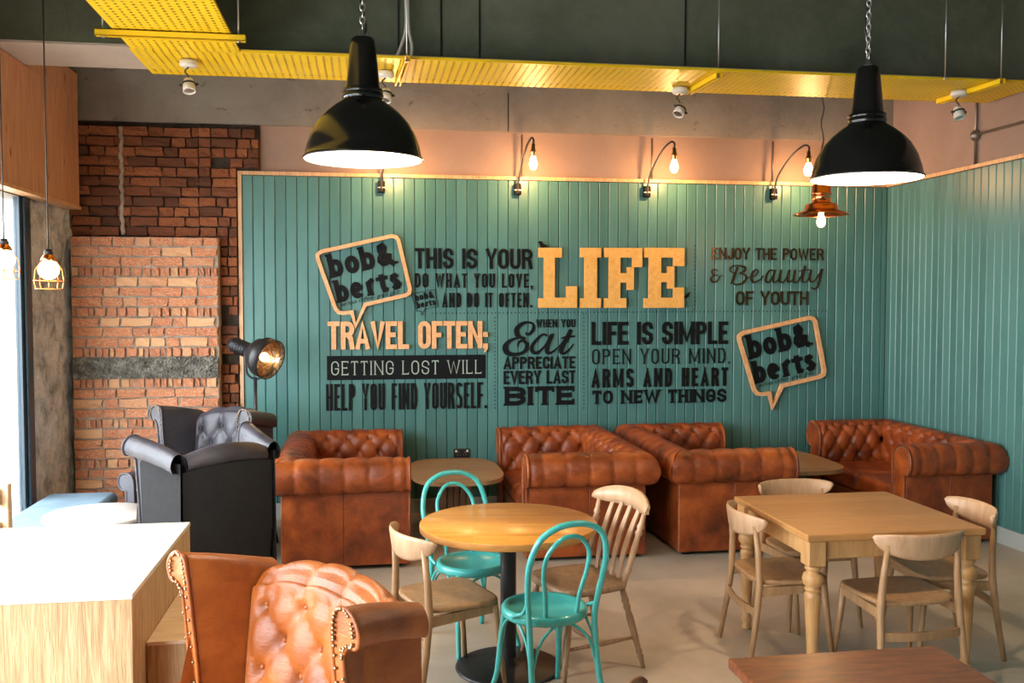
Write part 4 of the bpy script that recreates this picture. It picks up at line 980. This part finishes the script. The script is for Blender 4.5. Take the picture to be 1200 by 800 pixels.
def ribbon(q, pts, t, d0, d1, fn, closed=False, widths=None):
    n = len(pts); Lp = []; Rp = []
    for i in range(n):
        p = Vector(pts[i]); a = Vector(pts[i-1]) if (i or closed) else None; b2 = Vector(pts[(i+1) % n]) if (i < n-1 or closed) else None
        d1_ = (p-a).normalized() if a is not None and (p-a).length > 1e-7 else None
        d2_ = (b2-p).normalized() if b2 is not None and (b2-p).length > 1e-7 else None
        if d1_ is None: d1_ = d2_
        if d2_ is None: d2_ = d1_
        n1 = Vector((-d1_.y, d1_.x)); n2 = Vector((-d2_.y, d2_.x)); m_ = n1+n2
        if m_.length < .2: m_ = n1
        m_.normalize(); k = 1/max(.66, m_.dot(n1)); h = (widths[i] if widths else t)/2*k
        Lp.append(p+m_*h); Rp.append(p-m_*h)
    if closed: Lp.append(Lp[0]); Rp.append(Rp[0])
    e_ = 3e-5; rows = [[fn(l.x, l.y, d0) for l in Lp], [fn(l.x, l.y, d1+k*e_) for k, l in enumerate(Lp)], [fn(l.x, l.y, d1+k*e_) for k, l in enumerate(Rp)], [fn(l.x, l.y, d0) for l in Rp]]
    vs = [p for r in rows for p in r]; m2 = len(Lp); fs = []
    for r in range(3):
        for i in range(m2-1): fs.append((r*m2+i, r*m2+i+1, (r+1)*m2+i+1, (r+1)*m2+i))
    if not closed: fs += [(0, m2, 2*m2, 3*m2), (m2-1, 2*m2-1, 3*m2-1, 4*m2-1)]
    q.add(vs, fs, False)
LIFT = [0]
def lift():
    LIFT[0] = (LIFT[0]+1) % 12; return LIFT[0]*.00012
def draw_text(text, w, h, t, gap, d0, d1, fn, serif=0.0, tv=None, hook=None, asc=False):
    """lay out text to fill w x h exactly; t is the stem width, serif the slab length"""
    tv = tv or t
    units = sum(WD.get(c, 1.0) for c in text); extra = serif*1.0
    U = (w-gap*(len(text)-1)-0)/units
    x = 0
    for c in text:
        cw = WD.get(c, 1.0)*U
        if c == ' ': x += cw+gap; continue
        q = MB(); m_ = t/2+serif*.5; iw = max(.0005, cw-2*m_); ih = h-t
        if c == 'I' : iw = max(0.0, cw-2*m_)
        f2 = lambda u, v, d, x=x, m_=m_: fn(x+m_+u, t/2+v, d)
        for kind, pts in glyph(c, iw, ih):
            if kind == 'dot': px, py = pts[0]; q.prism([(px-t*.55, py-t*.5), (px+t*.55, py-t*.5), (px+t*.55, py+t*.6), (px-t*.55, py+t*.6)], d0, d1, f2); continue
            if kind == 'comma': px, py = pts[0]; q.prism([(px+t*.55, py-t*.5), (px-t*.1, py-t*.5), (px-t*.35, py-t*1.4), (px+t*.1, py-t*1.3)], d0, d1, f2); continue
            if kind == 'bar': ribbon(q, [(pts[0][0]-t*.7, pts[0][1]), (pts[1][0]+t*.6, pts[1][1])], t*.8, d0, d1+lift(), f2); continue
            if kind == 'thin': ribbon(q, pts, t*.72, d0, d1+lift(), f2); continue
            ext = []
            if kind == 'o':
                P0 = [Vector(p) for p in pts]
                # run vertical stems out to the cap line and base line
                for e, nb_ in ((0, 1), (-1, -2)):
                    d_ = P0[e]-P0[nb_]
                    if d_.length < 1e-6: continue
                    d_.normalize()
                    if abs(d_.y) > .5 and (P0[e].y < 1e-6 or abs(P0[e].y-ih) < 1e-6): P0[e] = P0[e]+d_*(t/2/max(.5, abs(d_.y))); ext.append((P0[e].copy(), 'v'))
                    elif abs(d_.x) > .9 and not asc: P0[e] = P0[e]+d_*(t/2); ext.append((P0[e].copy(), 'h', d_.x))
                ribbon(q, [tuple(p) for p in P0], t, d0, d1+lift(), f2)
            else: ribbon(q, pts, t, d0, d1+lift(), f2, True)
            if serif:
                for e in ext:
                    p = e[0]; st = t*.42
                    if e[1] == 'v':
                        y0, y1 = (p.y, p.y+st) if p.y < ih*.5 else (p.y-st, p.y)
                        xl = p.x-t/2-serif*.5; xr_ = p.x+t/2+serif*.5
                        if asc and y0 > ih*.5: xr_ = p.x
                        q.prism([(xl, y0), (xr_, y0), (xr_, y1), (xl, y1)], d0, d1+lift(), f2)
                    elif c in 'EFLTZ' :
                        sx = 1 if e[2] > 0 else -1; x0_, x1_ = sorted((p.x, p.x-sx*t*.5)); hh = t*.5+serif*.8
                        up = (p.y < ih*.3); mid = ih*.3 <= p.y <= ih*.7
                        if c == 'T' or p.y > ih*.7: ya, yb = p.y+t/2-hh-t*.4, p.y+t/2
                        elif up: ya, yb = p.y-t/2, p.y-t/2+hh+t*.4
                        else: ya, yb = p.y-hh*.6, p.y+hh*.6
                        q.prism([(x0_, ya), (x1_, ya), (x1_, yb), (x0_, yb)], d0, d1+lift(), f2)
                if c in 'ELBDPRFT' and kind in 'oc' and len(pts) > 2:    # corner slabs to the left of the stem
                    st = t*.42
                    for yy in ([ih+t/2-st, -t/2] if c not in 'LFPT' else ([ih+t/2-st] if c in 'FP' else [-t/2])):
                        if c == 'T': continue
                        q.prism([(-t/2-serif*.5, yy), (0, yy), (0, yy+st), (-t/2-serif*.5, yy+st)], d0, d1+lift(), f2)
        hook(c, q, x) if hook else None
        x += cw+gap
def letters(text, px0, px1, py0, py1, t, label, mat=None, serif=0.0, gap=None, d=(.001, .010), each=None, group='black cut-out lettering on the boards', name='wall_lettering', yb=None):
    x0, z1 = on_wall(px0, py0, YW); x1, _ = on_wall(px1, py0, YW); _, z0 = on_wall((px0+px1)/2, py1, YW)
    h = z1-z0; t = t*h; gap = t*.42 if gap is None else gap*h
    # the lines of the sign follow the true horizontal of the wall
    slope = 0
    fn = lambda u, v, dd: (x0+u, YW-dd, z0+v)
    if each is None:
        root = thing(name, label, 'lettering', (x0, YW, z0), 0, group)
        fl = lambda u, v, dd: (u, -dd, v)
        draw_text(text, x1-x0, h, t, gap, d[0], d[1], fl, serif*t, hook=lambda c, q, x: q.build('letter', mat or M['mattblack'], root, fix=False))
        return root
    cnt = {}
    seq = [c for c in text if c != ' ']; k = [0]
    def hk(c, q, x):
        q.v = [(a-x0-x, b-YW, cc-z0) for a, b, cc in q.v]
        o = q.build(name, mat, fix=False); o.location = (x0+x, YW, z0); tag(o, each[k[0]], 'letter', group); k[0] += 1
    draw_text(text, x1-x0, h, t, gap, d[0], d[1], fn, serif*t, hook=hk)
letters('THIS IS YOUR', 486, 624, 290.5, 315, .165, 'black cut-out words THIS IS YOUR at the top of the wall sign')
letters('DO WHAT YOU LOVE,', 486, 624, 320, 337, .145, 'black cut-out words DO WHAT YOU LOVE, second line beside the big LIFE', gap=.14)
letters('AND DO IT OFTEN.', 518, 623, 343, 360, .14, 'black cut-out words AND DO IT OFTEN. third line beside the big LIFE', gap=.13)
letters('HELP YOU FIND YOURSELF.', 382, 570, 450, 479.5, .098, 'black cut-out words HELP YOU FIND YOURSELF. at the lower left of the sign', gap=.06)
letters('WHEN YOU', 628, 674, 374, 383.5, .15, 'small black words WHEN YOU above the script word Eat', gap=.12)
letters('APPRECIATE', 590, 674, 418, 432, .17, 'black cut-out word APPRECIATE below the script word Eat', gap=.09)
letters('EVERY LAST', 590, 674, 434.5, 449.5, .165, 'black cut-out words EVERY LAST in the middle of the sign', gap=.08)
letters('BITE', 590, 674, 453, 474.5, .235, 'black slab-serif word BITE in the middle of the sign', serif=.5, gap=.02)
letters('LIFE IS SIMPLE', 693, 853, 377, 403.5, .165, 'black cut-out words LIFE IS SIMPLE right of centre')
letters('OPEN YOUR MIND,', 693, 856, 409, 426, .085, 'thin black words OPEN YOUR MIND, right of centre', serif=1.0, gap=.13)
letters('ARMS AND HEART', 693, 853, 432, 453, .16, 'black cut-out words ARMS AND HEART right of centre', gap=.16)
letters('TO NEW THINGS', 693, 852, 457.5, 472, .20, 'black slab-serif words TO NEW THINGS right of centre', serif=.7, gap=.02)
letters('ENJOY THE POWER', 834, 965, 290, 304.5, .155, 'bronze-black words ENJOY THE POWER, lamp glint in their colour, at the upper right of the sign', mat=M['glinted'], gap=.1)
letters('OF YOUTH', 862, 947, 341, 357.5, .17, 'bronze-black words OF YOUTH, lamp glint in their colour, at the right of the sign', mat=M['glinted'], gap=.1)
M['pale_print'] = plain('pale_green_print', (.34, .42, .36), .5)
# black strip with outlined serif lettering
x0, z1 = on_wall(383, 417, YW); x1, z0 = on_wall(569, 443, YW)
strip = slab('lettering_strip', x0, x1, YW-.006, YW-.001, z0, z1, M['mattblack']); tag(strip, 'black strip carrying the pale words GETTING LOST WILL', 'sign')
big = MB(); hh = z1-z0; tt = hh*.045
draw_text('GETTING LOST WILL', (x1-x0)*.955, hh*.58, tt, hh*.05, .006, .0075, lambda u, v, dd: (x0+(x1-x0)*.022+u, YW-dd, z0+hh*.2+v), tt*1.4, hook=lambda c, q, x: q.build('letter', M['pale_print'], strip, fix=False))
# wooden cut-out letters
letters('TRAVEL OFTEN;', 384, 571, 376.5, 408.5, .165, '', mat=WOODPALE, gap=.035, d=(.012, .034), name='wooden_letter', group='small wooden cut-out letters of TRAVEL OFTEN',
    each=['wooden cut-out letter T, first letter of TRAVEL', 'wooden cut-out letter R in TRAVEL', 'wooden cut-out letter A in TRAVEL', 'wooden cut-out letter V in TRAVEL', 'wooden cut-out letter E in TRAVEL', 'wooden cut-out letter L, last letter of TRAVEL', 'wooden cut-out letter O, first letter of OFTEN', 'wooden cut-out letter F in OFTEN', 'wooden cut-out letter T in OFTEN', 'wooden cut-out letter E in OFTEN', 'wooden cut-out letter N, last letter of OFTEN', 'small wooden cut-out semicolon after OFTEN'])
def slab_letter(c, px0, px1, py0, py1, label):
    x0, z1 = on_wall(px0, py0, YW); x1, _ = on_wall(px1, py0, YW); _, z0 = on_wall(px0, py1, YW); w = x1-x0; h = z1-z0
    a = .155*h; s = 0
    R_ = []
    if c == 'L': P_ = [(0, 0), (1, 0), (1, .36), (.72, .36), (.72, .17), (.42, .17), (.42, .84), (.60, .84), (.60, 1), (0, 1), (0, .84), (.14, .84), (.14, .16), (0, .16)]
    if c == 'I': P_ = [(0, 0), (1, 0), (1, .16), (.80, .16), (.80, .84), (1, .84), (1, 1), (0, 1), (0, .84), (.20, .84), (.20, .16), (0, .16)]
    if c == 'F': P_ = [(0, 0), (.58, 0), (.58, .16), (.42, .16), (.42, .42), (.60, .42), (.60, .30), (.78, .30), (.78, .68), (.60, .68), (.60, .58), (.42, .58), (.42, .84), (.74, .84), (.74, .68), (1, .68), (1, 1), (0, 1), (0, .84), (.12, .84), (.12, .16), (0, .16)]
    if c == 'E': P_ = [(0, 0), (1, 0), (1, .34), (.74, .34), (.74, .17), (.42, .17), (.42, .43), (.58, .43), (.58, .32), (.75, .32), (.75, .69), (.58, .69), (.58, .58), (.42, .58), (.42, .84), (.73, .84), (.73, .70), (1, .70), (1, 1), (0, 1), (0, .84), (.12, .84), (.12, .16), (0, .16)]
    q = MB(); q.prism([(u*w, v*h) for u, v in P_], .018, .05, lambda u, v, d: (u, -d, v))
    o = q.build('wooden_letter', WOODTEX); o.location = (x0, YW, z0)
    pg = MB(); pg.box(w*.25, w*.32, -.018, -.001, h*.3, h*.36); pg.box(w*.25, w*.32, -.018, -.001, h*.86, h*.92); pg.build('spacer', M['mattblack'], o)
    tag(o, label, 'letter', 'big wooden cut-out letters of LIFE')
slab_letter('L', 630, 675, 290.5, 360.5, 'big wooden slab letter L, first letter of the large word LIFE')
slab_letter('I', 679, 703, 290.5, 360.5, 'big wooden slab letter I, second letter of the large word LIFE')
slab_letter('F', 707, 751, 290.5, 360.5, 'big wooden slab letter F, third letter of the large word LIFE')
slab_letter('E', 753.5, 800, 290.5, 360.5, 'big wooden slab letter E, last letter of the large word LIFE')
# small black bird on the L and small leaf at the foot of the E
def wallpoly(px_pts, d0, d1, mat, name, label=None, cat=None, parent=None):
    pts = [on_wall(a, b2, YW) for a, b2 in px_pts]; q = MB(); q.prism(pts, d0, d1, lambda u, v, d: (u, YW-d, v))
    o = q.build(name, mat, parent, fix=False)
    if label: tag(o, label, cat)
    return o
wallpoly([(629, 284), (632, 282.5), (634.5, 283), (636, 285.5), (641, 288), (643, 290), (638, 289.8), (636, 291), (634, 291), (632, 288.5), (631, 285)], .02, .03, M['mattblack'], 'bird_silhouette', 'tiny black bird silhouette perched on the big letter L', 'bird cut-out')
wallpoly([(801, 347), (807.5, 342), (806, 348), (801, 350)], .01, .02, M['mattblack'], 'small_silhouette', 'tiny black cut-out shape at the foot of the big letter E', 'cut-out')
# script words
def script(strokes, px_sc, ox, oy, label, mat, wsc):
    q = MB()
    for pts, ws in strokes:
        lf = lift(); P3 = spline([(p[0], p[1], 0) for p in pts], 7); W3 = [x.x for x in spline([(a, 0, 0) for a in ws], 7)]
        pw = [on_wall(ox+p.x*px_sc, oy+p.y*px_sc, YW) for p in P3]
        ribbon(q, pw, .01, .001, .010+lf, lambda u, v, d: (u, YW-d, v), widths=[max(.002, a*wsc*.00757*px_sc) for a in W3])
    return tag(q.build('script_lettering', mat, fix=False), label, 'lettering')
s_ = 1/6.157
Eat = [([(345, 178), (352, 195), (375, 190), (400, 155), (395, 120), (360, 108), (320, 118), (280, 155), (285, 200), (320, 222), (345, 222)], [8, 14, 22, 24, 16, 18, 26, 34, 34, 18, 8]),
       ([(335, 215), (280, 222), (225, 245), (195, 285), (210, 325), (255, 340), (320, 328), (350, 295), (350, 262), (325, 240), (295, 252), (285, 280)], [8, 14, 24, 36, 38, 28, 24, 28, 26, 20, 14, 6]),
       ([(500, 205), (470, 195), (430, 225), (390, 280), (395, 320), (430, 325), (480, 280), (520, 215), (545, 190)], [14, 16, 20, 26, 28, 22, 12, 14, 10]),
       ([(535, 195), (515, 240), (498, 290), (500, 325), (530, 325), (575, 290), (610, 250)], [30, 32, 30, 26, 18, 10, 8]),
       ([(672, 160), (645, 215), (610, 280), (600, 320), (625, 330), (665, 295), (688, 262)], [30, 34, 34, 30, 20, 12, 6]),
       ([(600, 222), (650, 212), (700, 208)], [12, 18, 12])]
script(Eat, s_, 560, 360, 'large black script word Eat in the middle of the sign', M['mattblack'], 1.0)
s_ = 1/7.5
Bea = [([(300, 300), (270, 285), (265, 255), (300, 235), (350, 235), (395, 250), (390, 280), (345, 300)], [6, 12, 16, 16, 18, 24, 24, 12]),
       ([(330, 245), (310, 300), (285, 370), (270, 395)], [20, 26, 24, 10]),
       ([(345, 300), (395, 315), (405, 350), (370, 390), (310, 400), (285, 385)], [12, 20, 26, 22, 16, 8]),
       ([(420, 340), (480, 325), (510, 290), (495, 268), (465, 290), (450, 340), (470, 380), (520, 360), (560, 320)], [8, 12, 16, 14, 22, 26, 22, 12, 8]),
       ([(650, 280), (615, 275), (585, 320), (580, 370), (610, 375), (650, 300), (655, 275)], [12, 16, 22, 22, 14, 12, 12]),
       ([(660, 270), (645, 330), (645, 375), (670, 375), (705, 330)], [22, 24, 20, 12, 8]),
       ([(715, 270), (700, 330), (700, 375), (735, 375), (775, 310), (785, 270)], [22, 24, 20, 14, 14, 20]),
       ([(785, 270), (770, 330), (775, 375), (800, 370), (830, 330)], [22, 24, 20, 12, 8]),
       ([(835, 270), (825, 330), (825, 375), (855, 375), (890, 320), (925, 235)], [20, 24, 20, 14, 14, 20]),
       ([(925, 235), (905, 310), (900, 370), (930, 375), (965, 330)], [24, 26, 20, 12, 8]),
       ([(870, 280), (920, 272), (970, 270)], [10, 14, 10]),
       ([(975, 270), (965, 330), (970, 370), (1000, 370), (1045, 310), (1070, 265)], [22, 24, 20, 14, 12, 20]),
       ([(1075, 262), (1055, 340), (1035, 410), (1005, 440), (980, 425)], [22, 22, 20, 18, 14]),
       ([(155, 280), (125, 265), (105, 285), (120, 315), (160, 318), (115, 325), (95, 355), (120, 380), (160, 360), (175, 325), (205, 322)], [10, 14, 18, 16, 10, 14, 20, 18, 14, 10, 8])]
script(Bea, s_, 820, 280, 'bronze-black script words & Beauty, lamp glint in their colour, at the upper right of the sign', M['glinted'], .85)
# speech-bubble logos
def bubble_logo(cx, cy, S, ang, label, frame=True, small=False):
    """cx, cy, S in pixels of the sign; S is the width of the bubble"""
    X0, Z0 = on_wall(cx, cy, YW); X1, _ = on_wall(cx+1, cy, YW); u = (X1-X0)*S; ca, sa = math.cos(ang), math.sin(ang)
    def T(a, b2): return (X0+(a*ca-b2*sa)*u, Z0+(a*sa+b2*ca)*u)
    raw = [(-.42, .36), (.42, .36), (.47, .31), (.47, -.27), (.42, -.33), (-.06, -.33), (-.20, -.52), (-.24, -.36), (-.36, -.36), (-.41, -.31), (-.47, .31)]
    # round the corners except at the tail
    pts = []
    for i, p in enumerate(raw):
        pts.append(p)
    pts = [(-.44, .345), (-.40, .36), (.40, .36), (.445, .34), (.465, .30), (.465, -.27), (.445, -.315), (.40, -.33), (-.07, -.33), (-.23, -.545), (-.235, -.38), (-.33, -.37), (-.38, -.35), (-.405, -.30), (-.465, .29), (-.46, .33)]
    root = thing('speech_bubble_sign', label, 'sign', (0, 0, 0), 0)
    q = MB(); tw = .042*u if frame else .02*u
    d = (.012, .045) if frame else (.001, .008)
    P_ = [T(a, b2) for a, b2 in pts]
    ribbon(q, P_, tw, d[0], d[1], lambda a, b2, dd: (a, YW-dd, b2), True)
    q.build('bubble_outline', WOODPALE if frame else M['mattblack'], root, fix=False)
    for word, xa, xb, za, zb in (('bob&', -.385, .375, .045, .32), ('berts', -.375, .40, -.245, .015)):
        big = MB(); w_ = (xb-xa)*u; h_ = (zb-za)*u; tt = h_*.22
        def fn(a, b2, dd, xa=xa, za=za): p = T(xa+a/u, za+b2/u); return (p[0], YW-dd, p[1])
        draw_text(word, w_, h_, tt, h_*.0, .001, .010, fn, tt*.4, hook=lambda c, q_, x: q_.build('letter', M['mattblack'], root, fix=False), asc=True)
    if not small:
        cu = bpy.data.curves.new('tagline', 'FONT'); cu.body = 'serious coffee - great grub'; cu.size = 1; cu.shear = .25
        o = bpy.data.objects.new('tagline', cu); COL.objects.link(o); bpy.context.view_layer.update()
        me = bpy.data.meshes.new_from_object(o); bpy.data.objects.remove(o)
        xs = [v.co.x for v in me.vertices]; k = .68/(max(xs)-min(xs))
        for v in me.vertices:
            p = T(-.335+(v.co.x-min(xs))*k, -.292+v.co.y*k*1.1); v.co = (p[0], YW-.003, p[1])
        me.materials.clear(); me.materials.append(M['mattblack']); ob = bpy.data.objects.new('tagline', me); COL.objects.link(ob); ob.parent = root
bubble_logo(427, 322, 104, math.radians(13), 'wooden-framed speech-bubble logo at the upper left of the sign')
bubble_logo(915, 417, 97, math.radians(12), 'wooden-framed speech-bubble logo at the lower right of the sign')
bubble_logo(498, 352, 30, math.radians(11), 'tiny black speech-bubble logo before the words AND DO IT OFTEN', False, True)
# dotted dividing lines
def dots(pa, pb, step, label):
    n = int(max(abs(pb[0]-pa[0]), abs(pb[1]-pa[1]))/step); q = MB()
    for k in range(n+1):
        x, z = on_wall(pa[0]+(pb[0]-pa[0])*k/n, pa[1]+(pb[1]-pa[1])*k/n, YW); r = .0055
        q.prism([(x+r*math.cos(a*PI/4), z+r*math.sin(a*PI/4)) for a in range(8)], .001, .005, lambda u, v, d: (u, YW-d, v))
    tag(q.build('dotted_line', M['mattblack'], fix=False), label, 'dotted line')['kind'] = 'stuff'
dots((507, 367), (968, 364), 4.6, 'horizontal dotted line running across the sign below the big LIFE')
dots((580, 372), (580, 478), 4.4, 'vertical dotted line left of the script word Eat')
dots((684, 368), (684, 478), 4.4, 'vertical dotted line right of the words EVERY LAST')
dots((814, 288), (814, 362), 4.4, 'vertical dotted line right of the big LIFE')
